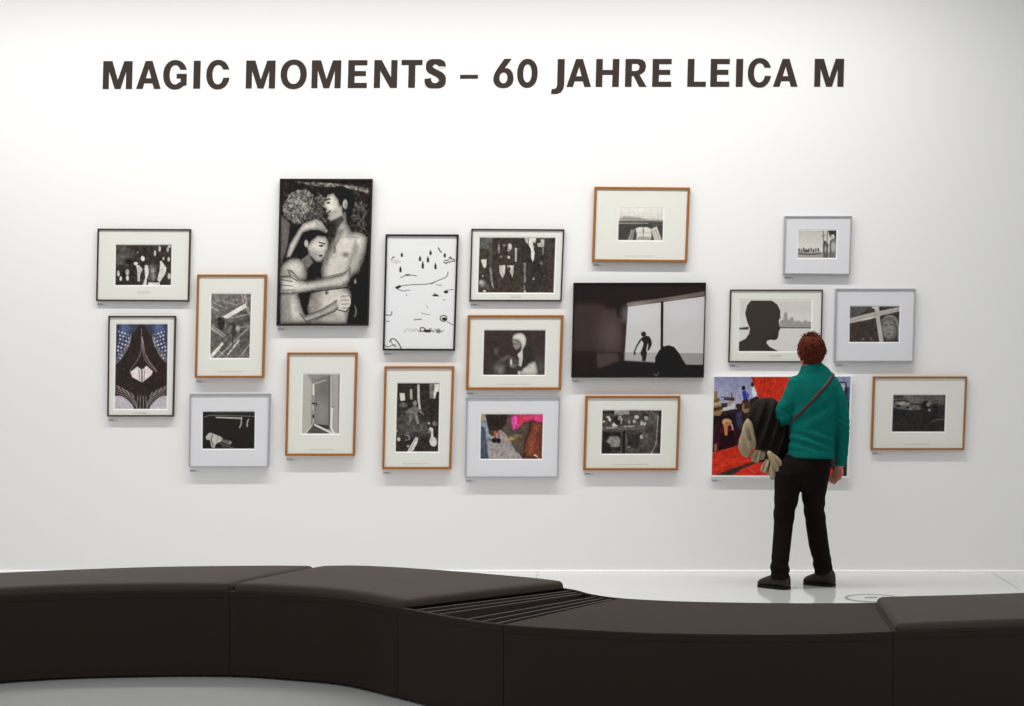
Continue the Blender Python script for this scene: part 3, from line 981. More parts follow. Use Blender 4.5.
def art_market(c):      # 18 red cloth and people outdoors, colour
    c.fill((46, 38, 38))
    c.z(700, 360, 5.43)
    c.grad((75, 95), (75, 230), (138, 142, 175), (172, 172, 195), 1)
    c.poly([(60, 300), (110, 255), (200, 240), (330, 228), (730, 232), (730, 640), (60, 640)], (50, 40, 40), 1, 1.5)
    c.noise(0.12, 5)
    # crates and boats at the left
    c.poly([(74, 170), (95, 168), (96, 210), (110, 240), (120, 285), (105, 305), (72, 300)], (150, 122, 84), 1, 0.8)
    for (p, col) in (([(76, 215), (105, 205), (108, 222), (78, 232)], (120, 94, 62)), ([(72, 262), (115, 250), (118, 268), (74, 282)], (74, 56, 42)),
                     ([(72, 236), (108, 226), (110, 238), (74, 248)], (190, 168, 130)), ([(150, 240), (180, 196), (196, 204), (170, 240)], (176, 148, 108)),
                     ([(120, 262), (200, 232), (210, 256), (130, 276)], (196, 200, 205)), ([(112, 236), (150, 232), (146, 256), (118, 256)], (64, 50, 46)),
                     ([(128, 205), (190, 208), (186, 222), (130, 218)], (72, 62, 68)), ([(196, 236), (222, 240), (210, 262), (190, 262)], (150, 125, 95))):
        c.poly(p, col, 1, 0.7)
    c.line([(112, 200), (180, 206)], 4, (62, 52, 58))
    c.line([(172, 180), (174, 215)], 5, (60, 50, 56))
    c.line([(118, 275), (200, 262)], 6, (205, 210, 215), 0.8)
    c.poly([(70, 308), (200, 290), (205, 330), (70, 350)], (40, 32, 34), 1, 1.5)
    # seated figures
    c.ell(236, 152, 10, 12, (40, 26, 26))
    c.poly([(228, 170), (248, 164), (266, 188), (262, 212), (236, 216)], (44, 62, 150))
    c.line([(250, 168), (258, 208)], 4, (120, 135, 205), 0.9)
    c.poly([(222, 240), (236, 214), (262, 212), (280, 250), (285, 280), (228, 290)], (66, 48, 44))
    c.poly([(232, 236), (262, 222), (282, 262), (284, 284), (226, 288)], (150, 116, 86), 1, 1)
    c.poly([(238, 230), (262, 220), (278, 260), (240, 266)], (70, 50, 44), 0.9, 1)
    c.ell(284, 132, 8, 12, (42, 28, 28))
    c.poly([(280, 150), (296, 146), (308, 178), (306, 198), (290, 204), (282, 180)], (222, 226, 236))
    c.poly([(268, 214), (310, 196), (326, 210), (322, 250), (290, 268), (272, 250)], (46, 40, 44), 1, 1)
    # standing figure in grey violet, woman in plum
    c.ell(208, 250, 14, 14, (60, 44, 40))
    c.poly([(186, 290), (205, 264), (236, 280), (238, 350), (225, 400), (195, 360)], (74, 66, 86), 1, 1, False, (10, .6))
    c.poly([(96, 370), (120, 340), (175, 345), (200, 380), (214, 425), (190, 430), (180, 470), (108, 490), (92, 480), (80, 462), (88, 410)], (88, 32, 52), 1, 1, False, (10, .6))
    c.poly([(105, 400), (185, 380), (200, 470), (105, 488)], (44, 26, 32), 1, 1.5)
    c.ell(146, 338, 26, 20, (206, 152, 110), 1, 0.8)
    c.ell(152, 346, 16, 10, (150, 98, 66), 0.7, 2)
    c.poly([(128, 352), (150, 350), (148, 408), (136, 410)], (200, 140, 70))
    c.line([(172, 350), (178, 378)], 7, (200, 190, 190), 0.9)
    c.ell(218, 432, 8, 8, (196, 100, 84))
    c.poly([(74, 460), (94, 450), (92, 490), (78, 500)], (150, 90, 76))
    # the red cloth
    c.poly([(276, 92), (640, 92), (720, 92), (700, 235), (520, 230), (325, 222), (305, 170)], (196, 56, 40), 1, 0.7)
    c.poly([(60, 505), (170, 475), (240, 450), (300, 470), (300, 550), (170, 590), (90, 625), (60, 628)], (204, 58, 42), 1, 0.8)
    c.poly([(160, 634), (230, 590), (300, 560), (420, 540), (600, 560), (790, 560), (800, 640)], (210, 56, 46), 1, 0.8)
    c.poly([(88, 622), (180, 590), (290, 552), (300, 562), (235, 585), (160, 634), (80, 634)], (62, 54, 44), 1, 1)
    # streaks on the cloth, woven rows
    red = c.C[..., 0] - c.C[..., 1] > 120
    keep = c.C.copy()
    c.noise(0.28, 1.1, 0.8, 7, -5)
    c.C = np.where(((c.Y < 410) & red)[..., None], c.C, keep)
    keep = c.C.copy()
    c.noise(0.25, 1.0, 7, 0.8, -14)
    c.C = np.where(((c.Y >= 410) & red)[..., None], c.C, keep)
    c.line([(258, 585), (300, 612)], 3, (230, 130, 110), 0.7)
    # right side beyond the visitor
    c.poly([(725, 92), (818, 92), (816, 160), (725, 160)], (140, 144, 170), 1, 1)
    c.poly([(735, 150), (818, 150), (800, 640), (700, 640), (720, 400)], (58, 46, 46), 1, 1.5)
    c.curve([(752, 122), (786, 122), (794, 140), (792, 225)], 6, (40, 38, 46), 1)
    c.poly([(766, 132), (784, 134), (786, 200), (770, 170)], (190, 192, 205))
    c.poly([(800, 150), (816, 150), (814, 230), (800, 230)], (60, 96, 130), 0.9)
    c.poly([(728, 400), (742, 420), (744, 560), (730, 580)], (128, 110, 50), 0.9, 1.2)
    c.poly([(706, 590), (720, 590), (718, 640), (702, 640)], (200, 60, 46))
    c.noise(0.08, 1.3)


def art_sofa(c):        # 19 dim room with resting figures
    c.fill((50, 48, 47))
    c.z(820, 280, 3.92)
    c.poly([(328, 450), (410, 450), (412, 480), (372, 486), (330, 470)], 98, 1, 2)
    c.poly([(410, 450), (494, 452), (492, 490), (412, 488)], 92, 1, 2)
    c.poly([(288, 452), (326, 452), (326, 470), (288, 470)], 66, 1, 1)
    c.line([(288, 470), (326, 466)], 3, 150, 0.8)
    c.poly([(288, 478), (330, 474), (360, 492), (388, 490), (400, 505), (370, 515), (330, 510), (288, 500)], 120, 0.9, 1.5)
    c.ell(330, 484, 24, 6, 170, 0.8, 1.2)
    c.ell(352, 508, 10, 5, 180, 0.8, 1)
    c.ell(308, 494, 10, 6, 60)
    c.ell(345, 500, 7, 5, 40)
    c.poly([(286, 505), (400, 512), (425, 520), (490, 545), (488, 596), (283, 596)], 42, 1, 2)
    c.ell(416, 490, 14, 16, 30)
    c.ell(426, 488, 8, 8, 145)
    c.ell(432, 510, 7, 5, 160)
    c.ell(452, 508, 18, 24, 38)
    c.line([(440, 556), (460, 548), (488, 545)], 3, 110, 0.8)
    c.line([(462, 470), (470, 520)], 4, 80, 0.6)
    c.noise(0.15, 1.5)


# ------------------------------------------------------------------ framed pictures
M_print = bpy.data.materials.new('photographic_print')
M_print.use_nodes = True
_n = M_print.node_tree
_b = _n.nodes['Principled BSDF']
_b.inputs['Roughness'].default_value = 0.6
_b.inputs['Specular IOR Level'].default_value = 0.12
_a = _n.nodes.new('ShaderNodeVertexColor')
_a.layer_name = 'print'
_n.links.new(_a.outputs['Color'], _b.inputs['Base Color'])

M_glass = bpy.data.materials.new('picture_glass')
M_glass.use_nodes = True
_n = M_glass.node_tree
_n.nodes.clear()
_o = _n.nodes.new('ShaderNodeOutputMaterial')
_m = _n.nodes.new('ShaderNodeMixShader')
_t = _n.nodes.new('ShaderNodeBsdfTransparent')
_g = _n.nodes.new('ShaderNodeBsdfGlossy')
_g.inputs['Roughness'].default_value = 0.02
_m.inputs[0].default_value = 0.022
_n.links.new(_t.outputs[0], _m.inputs[1])
_n.links.new(_g.outputs[0], _m.inputs[2])
_n.links.new(_m.outputs[0], _o.inputs['Surface'])

M_brown = mat('oiled_wood_frame', (152, 98, 42), 0.45, 0.4, var=(60, 0.10))
M_dark = mat('dark_wood_frame', (58, 42, 38), 0.4, 0.4)
M_black = mat('black_frame', (30, 22, 20), 0.4, 0.4)
M_silver = mat('pale_metal_frame', (176, 177, 182), 0.4, 0.5, metal=0.35)
M_matc = mat('ivory_mat_board', (227, 226, 218), 0.9, 0.1, bump=(400, 0.1, 0.0005))
M_matw = mat('white_mat_board', (222, 222, 226), 0.9, 0.1, bump=(400, 0.1, 0.0005))
M_bevel = mat('mat_bevel_white', (248, 248, 246), 0.8, 0.1)
M_board = mat('mounting_board', (236, 236, 236), 0.7, 0.2)
M_back = mat('frame_back_board', (150, 130, 100), 0.9, 0.1)
M_note = mat('printed_note', (176, 172, 160), 0.9, 0.1)
M_cap1 = mat('caption_bold', (70, 80, 130), 0.8, 0.1)
M_cap2 = mat('caption_fine', (150, 158, 185), 0.8, 0.1)


def inset(q, t):
    """shrink a quad (TL, TR, BR, BL in pixels) by t"""
    q = [np.array(p, float) for p in q]
    out = []
    for i in range(4):
        a, b, c = q[i - 1], q[i], q[(i + 1) % 4]
        d1 = (a - b) / np.hypot(*(a - b))
        d2 = (c - b) / np.hypot(*(c - b))
        out.append(b + (d1 + d2) * t / abs(d1[0] * d2[1] - d1[1] * d2[0]))
    return out


def ring(name, q0, z0, q1, z1, m, parent, extra=None):
    """a band of four quads between two pixel quads standing z0, z1 in front of the wall"""
    vv = [px3(p[0], p[1], 12 - D_REF) for p in q0] + [px3(p[0], p[1], 12 - D_REF) for p in q1]
    vv = [(p.x, -(z0 if i < 4 else z1), p.z) for i, p in enumerate(vv)]
    ff = [(i, (i + 1) % 4, (i + 1) % 4 + 4, i + 4) for i in range(4)]
    return vv, ff


D_REF = 0.04


def picture(q, kind, art, photo, depth, thick, label, note=None, capw=9, cap=True, border=None):
    global D_REF
    D_REF = depth
    q = [np.array(p, float) for p in q]
    W = lambda p, y: (lambda r: (r.x, -y, r.z))(px3(p[0], p[1], 12 - depth))
    base = px3((q[2][0] + q[3][0]) / 2, (q[2][1] + q[3][1]) / 2, 12)
    nm = 'unframed_print' if kind == 'mount' else 'framed_picture'
    root = empty(nm, (base.x, 0, base.z), label, 'picture')
    if kind == 'mount':
        # board standing off the wall with the print on its face
        vv = [W(p, 0.002) for p in q] + [W(p, depth) for p in q]
        ff = [(0, 1, 2, 3), (7, 6, 5, 4)] + [(i, (i + 1) % 4, (i + 1) % 4 + 4, i + 4) for i in range(4)]
        mesh_obj('backing_board', vv, ff, M_board, root)
        pq = photo
        py = depth + 0.0008
    else:
        mm = {'brown': M_brown, 'dark': M_dark, 'black': M_black, 'silver': M_silver, 'white': M_silver}[kind]
        i1 = inset(q, thick)
        # moulding: outer side, rounded outer edge, face, inner edge
        e = 0.18
        prof = [(q, 0.002), (q, depth - 0.0015), (inset(q, e), depth), (inset(q, thick - e), depth), (i1, depth - 0.0015), (i1, depth - 0.012), (i1, 0.002)]
        vv, ff = [], []
        for k, (qq, y) in enumerate(prof):
            vv += [W(p, y) for p in qq]
            if k:
                ff += [((k - 1) * 4 + i, (k - 1) * 4 + (i + 1) % 4, k * 4 + (i + 1) % 4, k * 4 + i) for i in range(4)]
        ff += [(24 + i, 24 + (i + 1) % 4, (i + 1) % 4, i) for i in range(4)]
        mesh_obj('moulding', vv, ff, mm, root)
        vv = [W(p, 0.003) for p in i1] + [W(p, 0.005) for p in i1]
        ff = [(0, 1, 2, 3), (7, 6, 5, 4)] + [(i, (i + 1) % 4, (i + 1) % 4 + 4, i + 4) for i in range(4)]
        mesh_obj('back_panel', vv, ff, M_back, root)
        if photo is None:
            pq = i1
            py = depth - 0.010
        else:
            my = depth - 0.008
            op = inset(photo, -1.0)
            op2 = inset(photo, -0.45)
            vv = [W(p, my) for p in i1] + [W(p, my) for p in op]
            ff = [(i, (i + 1) % 4, (i + 1) % 4 + 4, i + 4) for i in range(4)]
            mb = mesh_obj('mat_board', vv, ff, M_matc if kind in ('brown', 'dark') else M_matw, root)
            vv = [W(p, my) for p in op] + [W(p, my - 0.002) for p in op2]
            mesh_obj('bevel', vv, ff, M_bevel, mb)
            pq = photo
            py = my - 0.002
            if note:
                vv, ff = [], []
                rr = random.Random(int(q[0][0]))
                for (nx, ny, nw) in note:
                    x = nx - nw / 2
                    while x < nx + nw / 2:
                        l_ = rr.uniform(0.8, 2.4)
                        b = len(vv)
                        vv += [W((xx, yy), my + 0.0004) for (xx, yy) in ((x, ny - 0.22), (x + l_, ny - 0.22), (x + l_, ny + 0.22), (x, ny + 0.22))]
                        ff.append((b, b + 1, b + 2, b + 3))
                        x += l_ + 0.5
                mesh_obj('printed_note', vv, ff, M_note, mb)
    # print
    c = Cv(inset(pq, -0.5) if (photo is not None and kind != 'mount') else pq, 0.5 if len(pq) else 1)
    art(c)
    if art in (art_street, art_planks, art_barn, art_cafe, art_kitchen, art_sofa, art_lane):
        c.noise(.34, 2.4)
        c.noise(.30, 1.05)
    elif art in (art_couple, art_market, art_scarf, art_cross, art_bridge):
        c.noise(.16, 2.4)
        c.noise(.16, 1.05)
    if art is art_couple:
        c.C = 255 * (c.C / 255) ** 1.12
    if photo is not None and kind != 'mount':
        c.z(0, 0, 1)
        keep = c.C.copy()
        c.fill((246, 246, 243))
        base_c = c.C.copy()
        c.C = np.zeros_like(c.C)
        c.poly([tuple(p) for p in pq], (255, 255, 255), 1, 0.5)
        mk = c.C[..., :1] / 255
        c.C = base_c * (1 - mk) + keep * mk
    if border:
        # white paper margin left around the image
        Wd = np.hypot(*(c.q[1] - c.q[0]))
        Hd = np.hypot(*(c.q[3] - c.q[0]))
        m_ = (c.U * Wd < border[0]) | ((1 - c.U) * Wd < border[1]) | (c.V * Hd < border[2]) | ((1 - c.V) * Hd < border[3])
        c.C[m_] = border[4]
    d = 12 - depth
    X = (c.X - 512) / F * d
    Z = CAMZ - (c.Y - 353) / F * d
    n1, n2 = X.shape
    co = np.stack([X.ravel(), np.full(X.size, -py), Z.ravel()], 1)
    idx = np.arange(n1 * n2).reshape(n1, n2)
    fa = np.stack([idx[:-1, :-1].ravel(), idx[1:, :-1].ravel(), idx[1:, 1:].ravel(), idx[:-1, 1:].ravel()], 1)
    me = bpy.data.meshes.new('photograph')
    me.vertices.add(len(co))
    me.vertices.foreach_set('co', co.ravel())
    me.loops.add(fa.size)
    me.loops.foreach_set('vertex_index', fa.ravel().astype(np.int32))
    me.polygons.add(len(fa))
    me.polygons.foreach_set('loop_start', np.arange(0, fa.size, 4, dtype=np.int32))
    me.update(calc_edges=True)
    me.validate()
    ca = me.color_attributes.new('print', 'FLOAT_COLOR', 'POINT')
    s_ = np.clip(c.C, 0, 255).reshape(-1, 3) / 255
    li = np.where(s_ <= 0.04045, s_ / 12.92, ((s_ + 0.055) / 1.055) ** 2.4)
    li = np.clip(li * 0.985 - 0.010, 0.002, 1)
    ca.data.foreach_set('color', np.concatenate([li, np.ones((len(li), 1))], 1).ravel().astype(np.float32))
    me.materials.append(M_print)
    o = bpy.data.objects.new('photograph', me)
    COL.objects.link(o)
    o.parent = root
    o.matrix_parent_inverse = root.matrix_basis.inverted()
    if kind != 'mount':
        mesh_obj('glass', [W(p, depth - 0.004) for p in inset(i1, -0.1)], [(0, 1, 2, 3)], M_glass, root)
    # caption lettering on the wall below the lower left corner
    if cap:
        short = cap
        x0, y0 = q[3][0] + 1.4, q[3][1] + 3.0
        vv, ff, vm = [], [], []
        rr = random.Random(int(q[0][0] * 3))
        for row, (ln, hh) in enumerate(((5.5, 0.55), (capw, 0.35))):
            x = x0
            while x < x0 + ln:
                l_ = rr.uniform(0.7, 1.6)
                b = len(vv)
                P4 = [px3(xx, yy, 12) for (xx, yy) in ((x, y0 + row * 1.1), (x + l_, y0 + row * 1.1), (x + l_, y0 + row * 1.1 + hh), (x, y0 + row * 1.1 + hh))]
                vv += [(p.x, -0.0012, p.z) for p in P4] + [(p.x, -0.0001, p.z) for p in P4]
                ff += [(b, b + 1, b + 2, b + 3)] + [(b + i, b + (i + 1) % 4, b + 4 + (i + 1) % 4, b + 4 + i) for i in range(4)]
                vm += [row] * 5
                x += l_ + 0.25
        co_ = mesh_obj('wall_caption', vv, ff, M_cap1)
        co_.data.materials.append(M_cap2)
        for p_, r_ in zip(co_.data.polygons, vm):
            p_.material_index = r_
        tag(co_, 'tiny blue-grey caption lines on the wall under ' + short, 'caption', 'picture captions on the wall')
    return root


def Q(x0, y0, x1, y1, x2, y2, x3, y3):
    return [(x0, y0), (x1, y1), (x2, y2), (x3, y3)]


picture(Q(97.4, 228.5, 190.8, 229.0, 189.0, 301.5, 95.9, 300.9), 'dark', art_street, Q(115.6, 244.8, 171.2, 244.8, 170.6, 285, 115.1, 285), 0.026, 1.5,
        'dark-framed landscape photograph of pale figures on a dark street, farthest left on the wall', [(143, 291.8, 13), (143, 293, 9)],
        cap='the dark-framed street photograph')
picture(Q(108.2, 315.8, 175.8, 315.8, 173.6, 416.6, 107.0, 416.6), 'dark', art_bridge, Q(115.9, 324.2, 167.4, 324.2, 166.4, 408.9, 114.4, 408.9), 0.03, 1.5,
        'dark-framed upright photograph of an iron vault with bluish arches', [(140.5, 412.6, 13), (141, 413.8, 8)], cap='the dark-framed iron vault photograph')
picture(Q(197, 274.4, 266.6, 274.4, 263.8, 377.9, 194.6, 377.9), 'brown', art_planks, Q(211.1, 293.8, 250.8, 294.0, 249.2, 358, 210, 358), 0.042, 2.2,
        'brown-framed upright photograph of diagonal beams with a small dark figure', [(229, 371.6, 24)], cap='the brown-framed diagonal beams photograph')
picture(Q(189.6, 393.6, 270.2, 393.4, 268.5, 467.3, 188.5, 467.3), 'white', art_piano, Q(202.6, 411.8, 254.6, 411.6, 254.1, 448.7, 202.3, 448.7), 0.042, 1.4,
        'pale metal frame with a dark photograph of a light striped sleeve', cap='the pale-framed dark sleeve photograph')
picture(Q(287.2, 352.4, 357.4, 352.4, 354.7, 455.8, 285.0, 455.8), 'brown', art_corridor, Q(302.9, 374.2, 339.9, 374.2, 338.8, 433.6, 301.6, 433.6), 0.042, 2.2,
        'brown-framed upright photograph of an open door in a bright room', [(320, 450, 24)], cap='the brown-framed open door photograph')
picture(Q(279.8, 178.6, 372.6, 178.8, 368.4, 325.7, 276.3, 325.7), 'black', art_couple, None, 0.04, 1.9,
        'large black-framed black and white photograph of two people embracing', cap='the large photograph of two people embracing')
picture(Q(385.5, 234.2, 458.7, 234.4, 454.9, 350.8, 382.6, 350.4), 'black', art_snow, None, 0.036, 1.9,
        'black-framed tall white picture with scattered small dark marks', cap='the tall white picture with dark marks')
picture(Q(384.4, 366.2, 454.2, 366.2, 451.2, 469.3, 382.0, 469.3), 'brown', art_barn, Q(397.3, 383.3, 439.4, 383.3, 438.0, 451.6, 395.6, 451.6), 0.042, 2.3,
        'brown-framed upright photograph of a yard with a white goose', [(416, 463.5, 26)], cap='the brown-framed goose photograph')
picture(Q(471.3, 228.6, 564.5, 229.2, 561.7, 301.4, 469.3, 301.2), 'dark', art_cafe, Q(479.6, 237.4, 555.5, 237.8, 553.5, 292.6, 478.0, 292.4), 0.026, 1.5,
        'dark-framed landscape photograph of people in a dark interior', [(516, 296, 12), (516, 297.3, 9)], cap='the dark interior photograph')
picture(Q(467.7, 315.1, 563.6, 315.1, 561.2, 390.0, 465.7, 390.0), 'brown', art_scarf, Q(484.2, 330.2, 545.6, 330.3, 544.6, 374.8, 483.1, 374.8), 0.03, 2.7,
        'brown-framed landscape photograph of a seated person in a white head scarf', [(513, 384.2, 34)], cap='the brown-framed head scarf photograph')
picture(Q(466.4, 397.2, 560.2, 397.0, 558.4, 477.6, 464.7, 477.6), 'silver', art_lane, Q(481.0, 414.3, 543.0, 414.3, 541.8, 458.9, 480.4, 458.9), 0.042, 1.4,
        'pale metal frame with a colour photograph of legs and a pink dress', cap='the pink dress photograph')
picture(Q(594.6, 186.6, 690.3, 187.4, 687.3, 262.4, 592.0, 261.6), 'brown', art_boat, Q(619.2, 208.5, 663.5, 208.5, 662.6, 240.2, 618.2, 240.0), 0.036, 2.5,
        'brown-framed photograph of a boat bow on water, highest on the wall beside the window picture', [(639, 256, 28)], cap='the brown-framed boat photograph')
picture(Q(573.6, 282.7, 706.2, 282.5, 703.9, 377.7, 571.3, 377.7), 'black', art_window, None, 0.048, 0.9,
        'large black-edged photograph of a dark room with a bright window and figure', cap='the large dark window photograph')
picture(Q(585.5, 395.8, 680.5, 395.8, 678.1, 470.5, 583.2, 470.5), 'brown', art_kitchen, Q(602.7, 410.4, 661.8, 410.4, 660.3, 453.7, 601.5, 453.7), 0.04, 2.4,
        'brown-framed photograph of cluttered workshop shelves, below the large window picture', [(630.5, 464.5, 32)], cap='the brown-framed workshop photograph')
picture(Q(784.9, 215.8, 852.2, 215.8, 850.3, 274.8, 783.4, 274.2), 'silver', art_beach, Q(798.5, 230.3, 837.0, 230.3, 836.0, 257.8, 798.0, 257.8), 0.036, 1.4,
        'small pale metal frame with a light seaside photograph above the visitor', cap='the small seaside photograph')
picture(Q(730.3, 289.5, 823.1, 289.5, 821.5, 362.5, 728.4, 362.3), 'dark', art_profile, Q(739.8, 300.2, 812.0, 300.5, 810.6, 351.4, 738.8, 351.2), 0.026, 1.3,
        'dark-framed photograph of a black head in profile before a skyline', [(775, 355.4, 12), (775, 356.8, 9)], cap='the dark profile photograph')
picture(Q(836.0, 288.5, 915.9, 288.5, 913.8, 361.8, 834.2, 361.8), 'silver', art_cross, Q(850.3, 306.2, 900.0, 306.2, 899.0, 341.9, 849.7, 341.9), 0.036, 1.4,
        'pale metal frame with a photograph of crossed bars over a face', cap='the crossed bars photograph')
picture(Q(713.6, 376.6, 852.3, 376.4, 848.4, 477.9, 710.9, 476.9), 'mount', art_market, Q(713.6, 376.6, 852.3, 376.4, 848.4, 477.9, 710.9, 476.9), 0.03, 0,
        'unframed colour print of people beside bright red cloth, behind the visitor', border=(0.6, 1.6, 0.5, 1.6, (236, 236, 238)),
        cap='the unframed red cloth print')
picture(Q(873.5, 376.4, 967.4, 376.4, 964.4, 450.0, 871.0, 450.0), 'brown', art_sofa, Q(893.7, 395.0, 946.0, 395.0, 944.6, 431.6, 892.3, 431.6), 0.03, 1.9,
        'brown-framed landscape photograph of figures resting in a dim room, farthest right', [(917, 444.5, 24)], cap='the brown-framed dim room photograph')

# ------------------------------------------------------------------ the long curved bench
RIM = 0.40
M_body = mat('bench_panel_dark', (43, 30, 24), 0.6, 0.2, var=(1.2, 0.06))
M_top = mat('bench_top_lit', (64, 52, 44), 0.75, 0.15)  # paler than the body brown: light from above put into the colour
M_leather = mat('bench_leather', (64, 51, 43), 0.6, 0.2, bump=(260, 0.15, 0.001), var=(2, 0.06))
M_slat = mat('bench_slat', (64, 52, 45), 0.5, 0.4)
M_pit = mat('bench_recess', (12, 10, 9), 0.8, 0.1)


def pl(px, py, z=RIM):
    d = F * (CAMZ - z) / (py - 353)
    return np.array([(px - 512) / F * d, CAMY + d])


CT = RIM + 0.035
ST = [  # front rim, back rim
    (pl(-190, 612), pl(-150, 584, CT)),
    (pl(-60, 600), pl(-50, 575.5, CT)),
    (pl(47, 593.6), pl(75, 569.2, CT)),
    (pl(140, 591.4), pl(190, 566, CT)),
    (pl(229, 591.2), pl(319, 565.2, CT)),     # 4  seam, cushions meet
    (pl(290, 593.8), pl(380, 566.0, CT)),
    (pl(345, 598), pl(455, 570.8, CT)),
    (pl(397, 607), pl(560, 587.4)),           # 7  cushion ends, slats begin
    (pl(450, 617), pl(592, 594.0)),
    (pl(503, 624.6), pl(621, 598)),           # 9  slats end, seam
    (pl(590, 630.2), pl(670, 600.8)),
    (pl(660, 633.2), pl(722, 602.2)),
    (pl(760, 634.6), pl(785, 603)),
    (pl(830, 634.0), pl(832, 603)),
    (pl(893, 631.5), pl(873, 602.6)),         # 14 seam, right cushion begins
    (pl(977, 628.6), pl(975, 600.4)),
    (pl(1080, 623.5), pl(1080, 596)),
    (pl(1220, 612), pl(1220, 588)),
]
SUB = 12
FR = catmull([s[0] for s in ST], SUB)
BK = catmull([s[1] for s in ST], SUB)


def fb(t):
    t = min(max(t, 0), len(ST) - 1) * SUB
    i = min(int(t), len(FR) - 2)
    k = t - i
    return FR[i] * (1 - k) + FR[i + 1] * k, BK[i] * (1 - k) + BK[i + 1] * k


bc = (fb(9)[0] + fb(9)[1]) / 2
bench = empty('curved_bench', (bc[0], bc[1], 0), 'long dark brown winding bench with leather cushions in the foreground', 'bench')


def bench_section(t0, t1, ztop, rim=False, n=None):
    """solid run of the bench between two stations, returned as verts, faces"""
    n = n or max(6, int((t1 - t0) * 10))
    vv, ff = [], []
    prev = None
    for i in range(n + 1):
        t = t0 + (t1 - t0) * i / n
        a, b = fb(t)
        u = (b - a) / np.hypot(*(b - a))
        g = 0.002
        if i == 0 or i == n:
            a2, b2 = fb(t + (0.004 if i == 0 else -0.004))
            a, b = a2, b2
        if not rim:
            prof_ = [(a + u * 0.05, 0.0), (a + u * 0.05, 0.012), (a + u * g, 0.012), (a + u * g, RIM - 0.032), (a, RIM - 0.030), (a, ztop - 0.004), (a + u * 0.004, ztop),
                     (b - u * 0.004, ztop), (b, ztop - 0.004), (b, RIM - 0.030), (b - u * g, RIM - 0.032), (b - u * g, 0.012), (b - u * 0.05, 0.012), (b - u * 0.05, 0.0)]
        else:
            zt = 0.33
            r = 0.018
            prof_ = [(a + u * 0.05, 0.0), (a + u * 0.05, 0.012), (a + u * g, 0.012), (a + u * g, RIM - 0.032), (a, RIM - 0.030), (a, ztop - 0.003), (a + u * 0.003, ztop),
                     (a + u * r, ztop), (a + u * r, zt), (b - u * r, zt), (b - u * r, ztop), (b - u * 0.003, ztop), (b, ztop - 0.003), (b, RIM - 0.030),
                     (b - u * g, RIM - 0.032), (b - u * g, 0.012), (b - u * 0.05, 0.012), (b - u * 0.05, 0.0)]
        k = len(prof_)
        s0 = len(vv)
        vv += [(p[0], p[1], z) for p, z in prof_]
        if prev is not None:
            ff += [(prev + j, prev + (j + 1) % k, s0 + (j + 1) % k, s0 + j) for j in range(k)]
        else:
            ff.append(tuple(range(k)))
        prev = s0
    ff.append(tuple(prev + j for j in range(k))[::-1])
    return vv, ff


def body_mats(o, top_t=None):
    """upper faces take the tone lightened for light from above, the pit its own"""
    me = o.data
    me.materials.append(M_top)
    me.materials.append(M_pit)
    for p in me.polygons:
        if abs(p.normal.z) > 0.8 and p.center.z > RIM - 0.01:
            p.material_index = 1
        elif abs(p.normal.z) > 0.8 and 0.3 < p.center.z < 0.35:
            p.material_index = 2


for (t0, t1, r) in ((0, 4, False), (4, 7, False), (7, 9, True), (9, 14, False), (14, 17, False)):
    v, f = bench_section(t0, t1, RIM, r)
    body_mats(mesh_obj('bench_body', v, f, M_body, bench))


